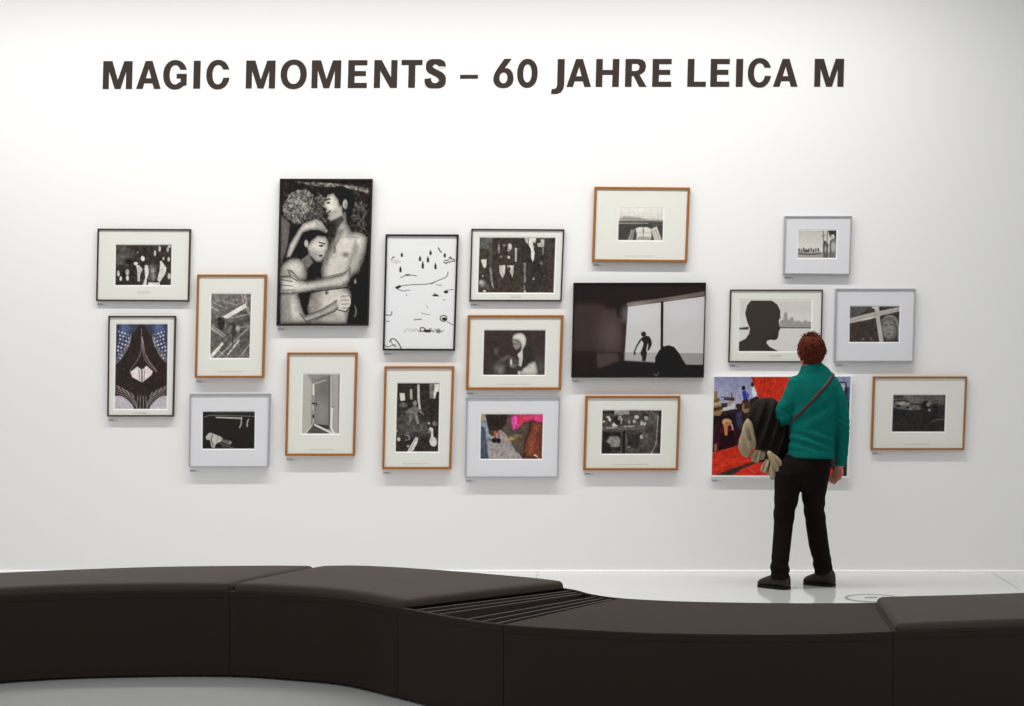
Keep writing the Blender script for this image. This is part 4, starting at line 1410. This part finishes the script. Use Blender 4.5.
def cushion(t0, t1, gap0, gap1, H=0.038, seed=0):
    n = int((t1 - t0) * 14)
    m_ = 26
    Ps = []
    for i in range(n + 1):
        a, b = fb(t0 + (t1 - t0) * i / n)
        Ps.append((a, b))
    vv, top = [], []
    # arc length along the middle
    mid = [(a + b) / 2 for a, b in Ps]
    al = [0]
    for i in range(n):
        al.append(al[-1] + np.hypot(*(mid[i + 1] - mid[i])))
    rows = []
    # reposition end stations by the gap
    for i in range(n + 1):
        rows.append(i)
    us = [0, .003, .009, .018, .03, .05, .08, .12, .18, .26, .36, .5, .64, .74, .82, .88, .92, .95, .97, .982, .991, .997, 1]
    total = al[-1]
    # distances along t including fine rows near both ends
    ds = [gap0, gap0 + .003, gap0 + .008, gap0 + .016, gap0 + .028] + [x for x in al if gap0 + .035 < x < total - gap1 - .035] + \
         [total - gap1 - .028, total - gap1 - .016, total - gap1 - .008, total - gap1 - .003, total - gap1]
    grid = []
    R_ = 0.028
    for dd in ds:
        i = int(np.searchsorted(al, dd)) - 1
        i = min(max(i, 0), n - 1)
        k = (dd - al[i]) / (al[i + 1] - al[i])
        a = Ps[i][0] * (1 - k) + Ps[i + 1][0] * k
        b = Ps[i][1] * (1 - k) + Ps[i + 1][1] * k
        Wd = np.hypot(*(b - a))
        u = (b - a) / Wd
        row = []
        e_t = min(dd - gap0, total - gap1 - dd)
        for s_ in us:
            lo, hi = 0.006, Wd - 0.004
            # round the corners in plan
            rc_ = 0.035
            cut = rc_ - math.sqrt(max(0, rc_ ** 2 - max(0, rc_ - e_t) ** 2))
            x = lo + cut + (hi - lo - 2 * cut) * s_
            p = a + u * x
            e_s = min(x - lo - cut, hi - cut - x)
            f1 = lambda e: math.sqrt(max(0, 1 - (1 - min(e / R_, 1)) ** 2))
            hgt = H * min(f1(e_t), f1(e_s)) * (0.93 + 0.07 * min(1, e_s / 0.2)) * (1 if e_t > 0.15 else 0.93 + 0.07 * e_t / 0.15)
            hgt += 0.0015 * math.sin(p[0] * 7 + seed) * math.sin(p[1] * 9) * min(1, e_s / .1) * min(1, e_t / .1)
            row.append(len(vv))
            vv.append((p[0], p[1], RIM + 0.002 + max(0, hgt)))
        grid.append(row)
    ff = []
    for i in range(len(grid) - 1):
        for j in range(len(us) - 1):
            ff.append((grid[i][j], grid[i + 1][j], grid[i + 1][j + 1], grid[i][j + 1]))
    # underside
    nb = len(vv)
    vv += [(x, y, RIM + 0.0005) for (x, y, z) in vv]
    for i in range(len(grid) - 1):
        for j in range(len(us) - 1):
            ff.append((nb + grid[i][j], nb + grid[i][j + 1], nb + grid[i + 1][j + 1], nb + grid[i + 1][j]))
    bnd = [r_[0] for r_ in grid] + grid[-1][1:] + [r_[-1] for r_ in grid[::-1]][1:] + grid[0][::-1][1:-1]
    for i in range(len(bnd)):
        a, b = bnd[i], bnd[(i + 1) % len(bnd)]
        ff.append((a, b, nb + b, nb + a))
    return mesh_obj('cushion', vv, ff, M_leather, bench, True)


cushion(0, 4, 0.01, 0.008, seed=1)
cushion(4, 7.12, 0.012, 0.0, seed=2)
cushion(14, 17, 0.012, 0.01, H=0.030, seed=3)
for t in (7.24, 7.46, 7.68, 8.22, 8.52, 8.8):
    a, b = fb(t)
    u = (b - a) / np.hypot(*(b - a))
    nn = np.array([-u[1], u[0]])
    a, b = a + u * 0.018, b - u * 0.018
    vv = []
    for (p, q_) in ((a, 1), (b, 1)):
        for (s_, z) in ((-1, 0.33), (-1, RIM - 0.006), (-0.6, RIM - 0.004), (0.6, RIM - 0.004), (1, RIM - 0.006), (1, 0.33)):
            pp = p + nn * 0.0055 * s_
            vv.append((pp[0], pp[1], z))
    ff = [(i, (i + 1) % 6, (i + 1) % 6 + 6, i + 6) for i in range(6)] + [(0, 1, 2, 3, 4, 5), (11, 10, 9, 8, 7, 6)]
    mesh_obj('slat', vv, ff, M_slat, bench)

#PERSON
# ------------------------------------------------------------------ the visitor
D0 = 11.17
KP = D0 / F


def PP(px, py, dy=0.0):
    return px3(px, py, D0) + Vector((0, dy, 0))


def loft(bm, secs, side=Vector((1, 0, 0)), n=20, dome=True):
    """elliptic tube through (centre, half width, half depth)"""
    P = [s[0] for s in secs]
    rings = []
    m = len(secs)
    items = []
    for i in range(m):
        t = (P[min(i + 1, m - 1)] - P[max(i - 1, 0)]).normalized()
        items.append((P[i], secs[i][1], secs[i][2], t))
    if dome:
        t0, t1 = items[0][3], items[-1][3]
        r0, r1 = min(secs[0][1:]), min(secs[-1][1:])
        pre = [(P[0] - t0 * r0 * h, secs[0][1] * k, secs[0][2] * k, t0) for h, k in ((0.6, 0.35), (0.4, 0.7))]
        post = [(P[-1] + t1 * r1 * h, secs[-1][1] * k, secs[-1][2] * k, t1) for h, k in ((0.4, 0.7), (0.6, 0.35))]
        items = pre + items + post
    for (p, rx, ry, t) in items:
        s = (side - t * side.dot(t))
        s = s.normalized() if s.length > 0.05 else Vector((0, 1, 0))
        u = t.cross(s).normalized()
        rings.append([bm.verts.new(p + s * rx * math.cos(2 * math.pi * k / n) + u * ry * math.sin(2 * math.pi * k / n)) for k in range(n)])
    for a, b in zip(rings[:-1], rings[1:]):
        for k in range(n):
            bm.faces.new((a[k], a[(k + 1) % n], b[(k + 1) % n], b[k]))
    bm.faces.new(rings[0][::-1])
    bm.faces.new(rings[-1])


def blob(bm, c, r, rot=None):
    mtx = Matrix.Translation(c) @ (rot.to_4x4() if rot else Matrix.Identity(4)) @ Matrix.Diagonal((r[0], r[1], r[2], 1))
    bmesh.ops.create_uvsphere(bm, u_segments=20, v_segments=14, radius=1, matrix=mtx)


def fuse(name, bm, voxel, smooth, m, parent=None, disp=None, keep_flat=None):
    """weld overlapping volumes of one bmesh into a single skin"""
    bmesh.ops.recalc_face_normals(bm, faces=bm.faces)
    me = bpy.data.meshes.new(name)
    bm.to_mesh(me)
    bm.free()
    o = bpy.data.objects.new(name, me)
    COL.objects.link(o)
    r = o.modifiers.new('r', 'REMESH')
    r.mode = 'VOXEL'
    r.voxel_size = voxel
    if smooth:
        s = o.modifiers.new('s', 'SMOOTH')
        s.factor = 0.5
        s.iterations = smooth
    bpy.context.view_layer.update()
    dg = bpy.context.evaluated_depsgraph_get()
    me2 = bpy.data.meshes.new_from_object(o.evaluated_get(dg))
    me2.name = name
    o.modifiers.clear()
    o.data = me2
    if disp:
        for v_ in me2.vertices:
            v_.co += v_.normal * disp(v_.co)
    me2.materials.clear()
    me2.materials.append(m)
    me2.shade_smooth()
    if parent:
        o.parent = parent
        o.matrix_parent_inverse = parent.matrix_basis.inverted()
    return o


def hand(bm, wrist, d, n, curl, sc=1.0, thumb_sign=1):
    d = d.normalized()
    a = d.cross(n).normalized() * thumb_sign
    n = (n - d * n.dot(d)).normalized()
    K = sc
    secs = [(wrist, .026 * K, .019 * K), (wrist + d * .02 * K, .032 * K, .019 * K), (wrist + d * .05 * K, .040 * K, .017 * K), (wrist + d * .082 * K, .040 * K, .013 * K)]
    loft(bm, secs, a, 16)
    for i, (off, ln) in enumerate(((.030, .068), (.010, .076), (-.010, .071), (-.029, .056))):
        p = wrist + d * .080 * K + a * off * K
        dr = (d + a * off * 1.5).normalized()
        pts = [(p - dr * .012 * K, .0095 * K)]
        q = p
        for j, fr in enumerate((0.45, 0.32, 0.23)):
            ang_ = curl[min(i, len(curl) - 1)] * (0.6 if j == 0 else 1.0)
            R = Matrix.Rotation(ang_, 3, dr.cross(n).normalized())
            dr = (R @ dr).normalized()
            pts.append((q, (.0092 - .0006 * j) * K))
            q = q + dr * ln * fr * K
        pts.append((q, .0068 * K))
        loft(bm, [(x, r_, r_) for x, r_ in pts], a, 10)
    p = wrist + d * .022 * K + a * .024 * K
    dr = (a * .75 + d * .65 + n * .25).normalized()
    q1 = p + dr * .034 * K
    dr2 = (a * .25 + d * .9 + n * .35).normalized()
    q2 = q1 + dr2 * .026 * K
    q3 = q2 + dr2 * .020 * K
    loft(bm, [(p, .014 * K, .014 * K), (q1, .0115 * K, .0115 * K), (q2, .0100 * K, .0100 * K), (q3, .008 * K, .008 * K)], n, 10)


M_skin = mat('skin', (196, 128, 106), 0.55, 0.4)
M_sweat = mat('teal_fleece', (5, 96, 88), 0.95, 0.1, bump=(700, 0.4, 0.002), var=(40, 0.08))
M_trs = mat('black_trousers', (19, 12, 11), 0.9, 0.1, var=(30, 0.15))
M_shoe = mat('dark_brown_shoe', (40, 29, 21), 0.6, 0.35, var=(20, 0.15))
M_sole = mat('shoe_sole', (24, 19, 17), 0.8, 0.2)
M_hair = mat('red_brown_hair', (76, 27, 10), 0.7, 0.15, var=(60, 0.35))
M_eye = mat('eye', (225, 220, 215), 0.3, 0.5)
M_strap = mat('brown_leather_strap', (62, 30, 26), 0.5, 0.4)
M_coat = mat('black_coat_cloth', (30, 23, 20), 0.9, 0.15, bump=(300, 0.3, 0.002), var=(30, 0.15))
M_lining = mat('beige_lining', (156, 139, 113), 0.85, 0.15, bump=(60, 0.4, 0.004), var=(25, 0.14))
M_pocket = mat('grey_lining_pocket', (118, 106, 92), 0.9, 0.1)

bp = PP(803, 587.5)
person = empty('person', (bp.x, bp.y, 0), 'person seen from behind in teal jumper and black trousers looking at the pictures', 'person')
k = KP


def S(rows):
    return [(PP(r_[0], r_[1], r_[4] if len(r_) > 4 else 0), r_[2] * k, r_[3]) for r_ in rows]


TORSO = [(811.5, 367.5, 11.5, .072), (813, 371.5, 15.5, .084), (813.5, 375.5, 20.5, .092), (813.2, 380, 25.0, .10), (813.6, 387, 27.2, .112), (814.5, 398, 26.3, .12), (814, 410, 24.5, .122),
         (813, 425, 23, .12), (812, 440, 22.6, .12), (811.5, 450, 22.9, .124), (811.3, 457.5, 23.3, .130)]
ARML = [(798.5, 385, 8.5, .062, 0), (793.5, 394, 9.8, .066, 0), (788.5, 405, 10.2, .066, 0), (784.8, 415, 9.8, .062, .01), (782.5, 421, 8.2, .052, .06),
        (778, 419, 6.6, .045, .14), (773, 416, 5.8, .038, .20)]
ARMR = [(831, 385, 9, .064, 0), (837, 397, 9.6, .066, -.005), (839.6, 410, 9.2, .062, -.01), (841.2, 424, 8.1, .056, -.01), (842.2, 438, 7.0, .05, .0),
        (842.2, 452, 6.3, .044, .015), (841.2, 465.5, 5.8, .038, .03)]
HIP = [(811.4, 450, 19.5, .106), (810.2, 459, 21.6, .118), (805.5, 469.5, 25.3, .126), (802.0, 478, 26.8, .118)]
LEGL = [(789, 472, 14.3, .105, 0), (787.7, 485, 13.4, .098, 0), (786.2, 499, 11.9, .088, 0), (784.2, 514, 10.4, .078, .005), (783, 530, 9.4, .07, 0),
        (780.8, 548, 9.1, .068, -.02), (779, 561, 8.7, .064, -.04), (778.6, 568, 9.6, .068, -.045), (779.6, 577.5, 8.8, .066, -.045)]
LEGR = [(815.2, 472, 14.3, .105, 0), (814.2, 485, 13.4, .098, .01), (814.4, 499, 11.4, .088, .03), (815.4, 510, 10.3, .08, .045), (817.6, 525, 10.2, .075, .06),
        (820.6, 545, 10.0, .07, .075), (824.2, 560, 9.1, .064, .09), (825.4, 566, 9.6, .068, .10), (826, 575, 8.8, .066, .10)]


def scl(rows, s_, drop=0):
    return [(r_[0], r_[1], r_[2] * s_, r_[3] * s_) + tuple(r_[4:]) for r_ in rows[:len(rows) - drop]]


# body: torso, limbs, neck, head and hands in one skin
bm = bmesh.new()
loft(bm, S(scl(TORSO, .86)))
loft(bm, S(scl(HIP, .88)))
for A in (ARML, ARMR):
    loft(bm, S(scl(A, .78)))
for A in (LEGL, LEGR):
    loft(bm, S(scl(A, .74, 1)), dome=False)
for (px_, py_, dy_, tx, tdy) in ((780.5, 583, -.045, -13, .05), (827, 580, .10, -13, .05)):
    loft(bm, [(PP(px_, py_ - 9, dy_), .034, .034), (PP(px_, py_ - 2, dy_), .026, .026)])
loft(bm, [(PP(812.5, 376, .0), .055, .055), (PP(812, 366, .005), .050, .052), (PP(811.5, 357, .01), .050, .052)])
HEAD = Matrix.Translation(PP(811.0, 369.0, .015)) @ Matrix.Rotation(math.radians(12), 4, 'Z')
hv = lambda x, y, z: HEAD @ Vector((x, y, z))
hx = (HEAD.to_3x3() @ Vector((1, 0, 0)))
loft(bm, [(hv(0, cy, z), rx, ry) for z, rx, ry, cy in ((.0, .030, .034, .052), (.018, .045, .055, .040), (.05, .058, .075, .022), (.09, .067, .086, .008),
                                                       (.13, .073, .093, 0), (.17, .072, .092, -.004), (.188, .058, .074, -.008), (.200, .034, .042, -.010))], hx, 24)
loft(bm, [(hv(0, .086, .128), .007, .008), (hv(0, .098, .108), .010, .011), (hv(0, .106, .090), .014, .012)], hx, 12)
blob(bm, hv(0, .088, .052), (.022, .010, .007), HEAD.to_3x3())
for sg in (-1, 1):
    blob(bm, hv(sg * .076, -.002, .098), (.010, .018, .030), HEAD.to_3x3())
    blob(bm, hv(sg * .030, .082, .132), (.022, .010, .007), HEAD.to_3x3())
hand(bm, PP(841, 465.5, .03), Vector((-.30, .30, -.92)), Vector((-.78, -.60, 0)), (.42, .5, .5, .55), 0.9, -1)
hand(bm, PP(773, 416, .20), Vector((-.55, .75, -.15)), Vector((0, 0, -1)), (.5, .55, .6, .65), 0.92, -1)
body = fuse('body', bm, 0.0048, 2, M_skin, person)
for sg in (-1, 1):
    bm = bmesh.new()
    blob(bm, hv(sg * .030, .082, .115), (.0115, .0115, .0062), HEAD.to_3x3())
    blob(bm, hv(sg * .030, .0905, .115), (.0042, .0036, .0042), HEAD.to_3x3())
    me = bpy.data.meshes.new('eye')
    bm.to_mesh(me)
    bm.free()
    me.materials.append(M_eye)
    me.materials.append(M_sole)
    for p_ in me.polygons:
        if p_.index >= len(me.polygons) // 2:
            p_.material_index = 1
    eo = bpy.data.objects.new('eye', me)
    COL.objects.link(eo)
    eo.parent = person
    eo.matrix_parent_inverse = person.matrix_basis.inverted()

# trousers
bm = bmesh.new()
loft(bm, S(HIP), n=28)
loft(bm, S(LEGL), n=24, dome=False)
loft(bm, S(LEGR), n=24, dome=False)


def trous(co):
    r_ = 0.0
    z = co.z
    if z < 0.62:
        r_ += .0035 * math.sin(z * 60 + 6 * co.x + 2 * math.sin(co.y * 20)) * max(0, 1 - abs(z - .5) / .14)
    if z < 0.24:
        r_ += .006 * math.sin(z * 95 + co.x * 18 + co.y * 12) * (1 - z / .24)
    return r_


fuse('trousers', bm, 0.007, 3, M_trs, person, trous)

# jumper
bm = bmesh.new()
loft(bm, S(TORSO), n=32, dome=False)
loft(bm, S(ARML), n=20)
loft(bm, S(ARMR), n=20, dome=False)
loft(bm, S([(811.0, 364.0, 10.0, .070, .005), (811.5, 366.5, 11.2, .076, .005), (812.4, 370, 13.6, .084, 0), (813, 375, 17.5, .088, 0)]), n=24, dome=False)


def fleece(co):
    x, y, z = co
    q = 0.0
    zc = lambda py: CAMZ - (py - 353) * KP
    # soft horizontal folds at the waist and below the shoulder blades
    w1 = max(0, 1 - abs(z - zc(440)) / .085)
    in_t = max(0, min(1, (PP(835, 400).x - x) / .03))
    q += in_t * .0070 * w1 * math.sin(z * 105 + 5.5 * math.sin(x * 6.5) + x * 3)
    w2 = max(0, 1 - abs(z - zc(415)) / .11)
    q += in_t * .0050 * w2 * math.sin(z * 55 - x * 34 + 2)
    # upright folds from shoulder to waist
    w3 = max(0, 1 - abs(z - zc(400)) / .14)
    q += .0048 * w3 * math.sin(x * 62 + z * 14)
    # elbow creases
    for (cx, cz, r_) in ((PP(785, 418).x, zc(418), .10), (PP(840, 425).x, zc(425), .12)):
        d_ = math.hypot(x - cx, z - cz)
        q += .0028 * max(0, 1 - d_ / r_) * math.sin((z + (x - cx) * .6) * 150)
    if z < zc(451.5):
        q += .001
    return q


sw = fuse('jumper', bm, 0.0062, 3, M_sweat, person, fleece)

# shoes
for (hx_, hy_, tx_, hd, td) in ((784.5, 588.9, 762.0, -.065, .065), (833.6, 586.2, 811.0, .075, .19)):
    h = PP(hx_, hy_, hd)
    t = PP(tx_, hy_, td)
    h.z = t.z = 0
    dv = (t - h)
    Ln = dv.length
    dv.normalize()
    sd = Vector((-dv.y, dv.x, 0))
    prof = [(-.10, .024, .070), (-.06, .034, .095), (0, .040, .110), (.12, .042, .118), (.25, .042, .116), (.38, .042, .104), (.52, .044, .088), (.66, .047, .076),
            (.80, .047, .066), (.93, .041, .055), (1.02, .030, .043), (1.07, .014, .030)]
    vv, ff = [], []
    n_ = 18
    for (s_, hw, ht) in prof:
        for j in range(n_):
            a_ = 2 * math.pi * j / n_
            cx_, cz_ = math.cos(a_), math.sin(a_)
            w_ = hw * math.copysign(abs(cx_) ** .7, cx_) * (1 if cz_ < 0 else 1 - .18 * cz_)
            zz = .014 + (ht - .014) * (0.5 + .5 * math.copysign(abs(cz_) ** .6, cz_))
            p = h + dv * Ln * s_ + sd * w_
            vv.append((p.x, p.y, zz))
    m_ = len(prof)
    for i in range(m_ - 1):
        ff += [(i * n_ + j, i * n_ + (j + 1) % n_, (i + 1) * n_ + (j + 1) % n_, (i + 1) * n_ + j) for j in range(n_)]
    ff += [tuple(range(n_))[::-1], tuple((m_ - 1) * n_ + j for j in range(n_))]
    so = mesh_obj('shoe', vv, ff, M_shoe, person, True)
    vv, ff = [], []
    out_ = [(s_, hw * 1.06) for (s_, hw, ht) in prof]
    pts = [h + dv * Ln * s_ + sd * w_ for s_, w_ in out_] + [h + dv * Ln * s_ - sd * w_ for s_, w_ in out_[::-1]]
    nn_ = len(pts)
    vv = [(p.x, p.y, 0.0) for p in pts] + [(p.x, p.y, 0.018) for p in pts]
    ff = [tuple(range(nn_))[::-1], tuple(range(nn_, 2 * nn_))] + [(i, (i + 1) % nn_, nn_ + (i + 1) % nn_, nn_ + i) for i in range(nn_)]
    mesh_obj('sole', vv, ff, M_sole, so)

# hair: cap with short tufts
rnd = random.Random(5)
vv, ff = [], []
NU, NV = 56, 36
for i in range(NV + 1):
    th = math.pi * i / NV
    for j in range(NU):
        ph = 2 * math.pi * j / NU
        dx_, dy_, dz_ = math.sin(th) * math.cos(ph), math.sin(th) * math.sin(ph), math.cos(th)
        r_ = 1 + .035 * math.sin(ph * 9 + th * 7) * math.sin(th * 11) + rnd.uniform(-.012, .012)
        x, y, z = dx_ * .088 * r_, dy_ * .108 * r_ - .008, .122 + dz_ * (.106 if dz_ > 0 else .116) * r_
        if dz_ < 0:                     # keep the nape narrow
            x *= 1 - .22 * (-dz_) ** 2
        # the face stays clear
        fc = max(0, min(1, (dy_ - .25) / .2)) * max(0, min(1, (.62 - dz_) / .25))
        ux = 1 - .42 * fc
        x, y = x * ux, y * ux - .01 * fc
        # round the ears
        if abs(dx_) > .75 and dz_ < .15 and dy_ > -.1:
            x *= .84
        vv.append(hv(x, y, z))
for i in range(NV):
    for j in range(NU):
        ff.append((i * NU + j, i * NU + (j + 1) % NU, (i + 1) * NU + (j + 1) % NU, (i + 1) * NU + j))
for q_ in range(900):
    th = math.acos(rnd.uniform(-.80, 1))
    ph = rnd.uniform(0, 2 * math.pi)
    dx_, dy_, dz_ = math.sin(th) * math.cos(ph), math.sin(th) * math.sin(ph), math.cos(th)
    if dy_ > .2 and dz_ < .75:
        continue
    ns_ = 1 - .22 * max(0, -dz_) ** 2
    p = Vector((dx_ * .083 * ns_, dy_ * .105 - .008, .122 + dz_ * .104))
    nrm = Vector((dx_ / .083, dy_ / .105, dz_ / .104)).normalized()
    fall = Vector((-dx_ * .1 + rnd.uniform(-.5, .5), -.35 + rnd.uniform(-.4, .4), -1.0 if dz_ < .8 else -.2))
    dr = (nrm * (.42 + (.15 if dz_ > .8 else 0)) + fall * .8).normalized()
    ln_ = rnd.uniform(.016, .030) if dz_ > -.2 else rnd.uniform(.010, .018)
    s_ = nrm.cross(dr)
    s_ = s_.normalized() if s_.length > .01 else Vector((1, 0, 0))
    b = len(vv)
    wd = rnd.uniform(.003, .005)
    vv += [hv(*(p + s_ * wd - nrm * .003)), hv(*(p - s_ * wd - nrm * .003)), hv(*(p + nrm * .006)), hv(*(p + dr * ln_))]
    ff += [(b, b + 1, b + 3), (b + 1, b + 2, b + 3), (b + 2, b, b + 3), (b, b + 2, b + 1)]
mesh_obj('hair', vv, ff, M_hair, person, True)

# shoulder bag worn across the body: strap laid on the jumper
bpy.context.view_layer.update()
bvh = BVHTree.FromPolygons([v_.co.copy() for v_ in sw.data.vertices], [tuple(p.vertices) for p in sw.data.polygons])
bagp = PP(799, 454, .17)
bag = empty('shoulder_bag', tuple(bagp), 'small brown shoulder bag worn crosswise over the teal jumper', 'bag')
C_ = PP(813, 396)
U_ = (PP(829.0, 376.5) - PP(797.5, 411.5)).normalized()
full = []
for i in range(96):
    th = 2 * math.pi * i / 96
    dr = (U_ * math.cos(th) + Vector((0, 1, 0)) * math.sin(th)).normalized()
    hit = bvh.ray_cast(C_, dr)
    r_ = min(hit[3] if hit[0] else .2, .215)
    full.append(C_ + dr * (r_ + .002))
# smooth along the run
for _ in range(3):
    full = [(full[i - 1] + full[i] * 2 + full[(i + 1) % 96]) / 4 for i in range(96)]
vv, ff = [], []
for i, p in enumerate(full):
    t = (full[(i + 1) % 96] - full[i - 1]).normalized()
    nr = (p - C_).normalized()
    nr = (nr - t * nr.dot(t)).normalized()
    s_ = t.cross(nr).normalized() * .0095
    o_ = nr * .004
    vv += [p - s_ + o_, p + s_ + o_, p + s_ - o_, p - s_ - o_]
    b, b2 = i * 4, ((i + 1) % 96) * 4
    ff += [(b + j, b + (j + 1) % 4, b2 + (j + 1) % 4, b2 + j) for j in range(4)]
mesh_obj('strap', vv, ff, M_strap, bag, True)
bm = bmesh.new()
loft(bm, [(PP(800, 424, .165), .070, .022), (PP(799.5, 434, .17), .080, .032), (PP(799, 448, .17), .084, .034), (PP(799, 454, .17), .078, .026)], n=24)
fuse('pouch', bm, .006, 4, M_strap, bag)


# coat carried over the left forearm
def drape(bm, outline, dy, half, folds=(0, 0, 0, 0), rings=16, c=None, lean=0):
    """cushioned cloth body inside an outline given in visitor pixels"""
    pts = [np.array(p) for p in catmull(list(outline) + [outline[0]], 5)[:-1]]
    n = len(pts)
    c = np.array(c) if c is not None else sum(pts) / n
    R, Bk = [], []
    fa, fx, fz, fp = folds
    for i in range(1, rings + 1):
        r_ = i / rings
        th = math.sqrt(max(0, 1 - r_ ** 3.2)) * half
        f_row, b_row = [], []
        for p in pts:
            q = c + (p - c) * r_
            w_ = fa * math.sin(q[0] * fx + q[1] * fz + fp) * min(1, (1 - r_) * 4)
            base_y = dy + lean * (q[1] - c[1])
            f_row.append(bm.verts.new(PP(q[0], q[1], base_y - th - w_)))
            b_row.append(f_row[-1] if i == rings else bm.verts.new(PP(q[0], q[1], base_y + th * .8 + w_ * .5)))
        R.append(f_row)
        Bk.append(b_row)
    c1 = bm.verts.new(PP(c[0], c[1], dy - half))
    c2 = bm.verts.new(PP(c[0], c[1], dy + half * .8))
    for rows, cc in ((R, c1), (Bk, c2)):
        for j in range(n):
            bm.faces.new((cc, rows[0][j], rows[0][(j + 1) % n]))
        for i in range(rings - 1):
            for j in range(n):
                q = (rows[i][j], rows[i][(j + 1) % n], rows[i + 1][(j + 1) % n], rows[i + 1][j])
                bm.faces.new(q)


def cloth_obj(name, bm, m, parent):
    bmesh.ops.recalc_face_normals(bm, faces=bm.faces)
    me = bpy.data.meshes.new(name)
    bm.to_mesh(me)
    bm.free()
    me.materials.append(m)
    me.shade_smooth()
    o = bpy.data.objects.new(name, me)
    COL.objects.link(o)
    if parent:
        o.parent = parent
        o.matrix_parent_inverse = parent.matrix_basis.inverted()
    return o


cpos = PP(766, 425, .1)
coat = empty('coat', tuple(cpos), 'black coat with beige lining hanging over the forearm of the person in teal', 'coat')
bm = bmesh.new()
drape(bm, [(756, 402.5), (762, 399), (770, 398), (777, 399.5), (784, 405), (789, 416), (791, 432), (791, 446), (788.5, 457), (784, 463.5), (778, 459), (770, 452.5), (763, 452),
           (757.5, 448), (756, 436), (753, 426), (749.5, 418.5), (752, 409)], 0.115, .115, (.020, .62, .20, 0), 22, (771, 424))
cloth_obj('coat_cloth', bm, M_coat, coat)
LB = [
    ([(748, 418.5), (751, 420.5), (753.6, 425), (755.3, 433), (757, 441), (756.5, 447), (752.5, 450.5), (749.5, 456.5), (746.5, 458), (742, 454), (739.3, 448.5), (739.8, 441),
      (742, 434), (744, 425)], .04, .022, (.009, .8, -.3, 1)),
    ([(752, 452.5), (755, 450.6), (760, 450.6), (765, 451.8), (767.2, 455), (765, 459.5), (761.5, 460.5), (758.5, 463.2), (754, 462), (751.5, 458)], .055, .020, (.010, 1.2, .3, 2)),
    ([(766.5, 451.8), (769.5, 450.6), (773.5, 453.5), (778.5, 457.5), (783.2, 464), (783.5, 469.5), (779.5, 474.5), (775.5, 477.5), (772.5, 479.6), (769.8, 478), (769, 471),
      (770, 462), (767.5, 456.5)], -.012, .020, (.009, 1.0, -.5, 0)),
    ([(766.5, 459.5), (770.5, 460), (772, 468), (770, 475), (766.5, 474), (762.5, 472), (761.2, 468.5), (763.5, 464)], .035, .022, (.010, 1.1, .4, 1)),
]
for (ol, dy, hf, fo) in LB:
    bm = bmesh.new()
    drape(bm, ol, dy, hf, fo, 12)
    cloth_obj('lining_flap', bm, M_lining, coat)
bm = bmesh.new()
drape(bm, [(747.6, 427), (750.8, 425.5), (751.5, 433), (751.3, 440), (748.8, 441.5), (747.6, 436)], .026, .010, (0, 0, 0, 0), 8)
cloth_obj('lining_pocket', bm, M_pocket, coat)
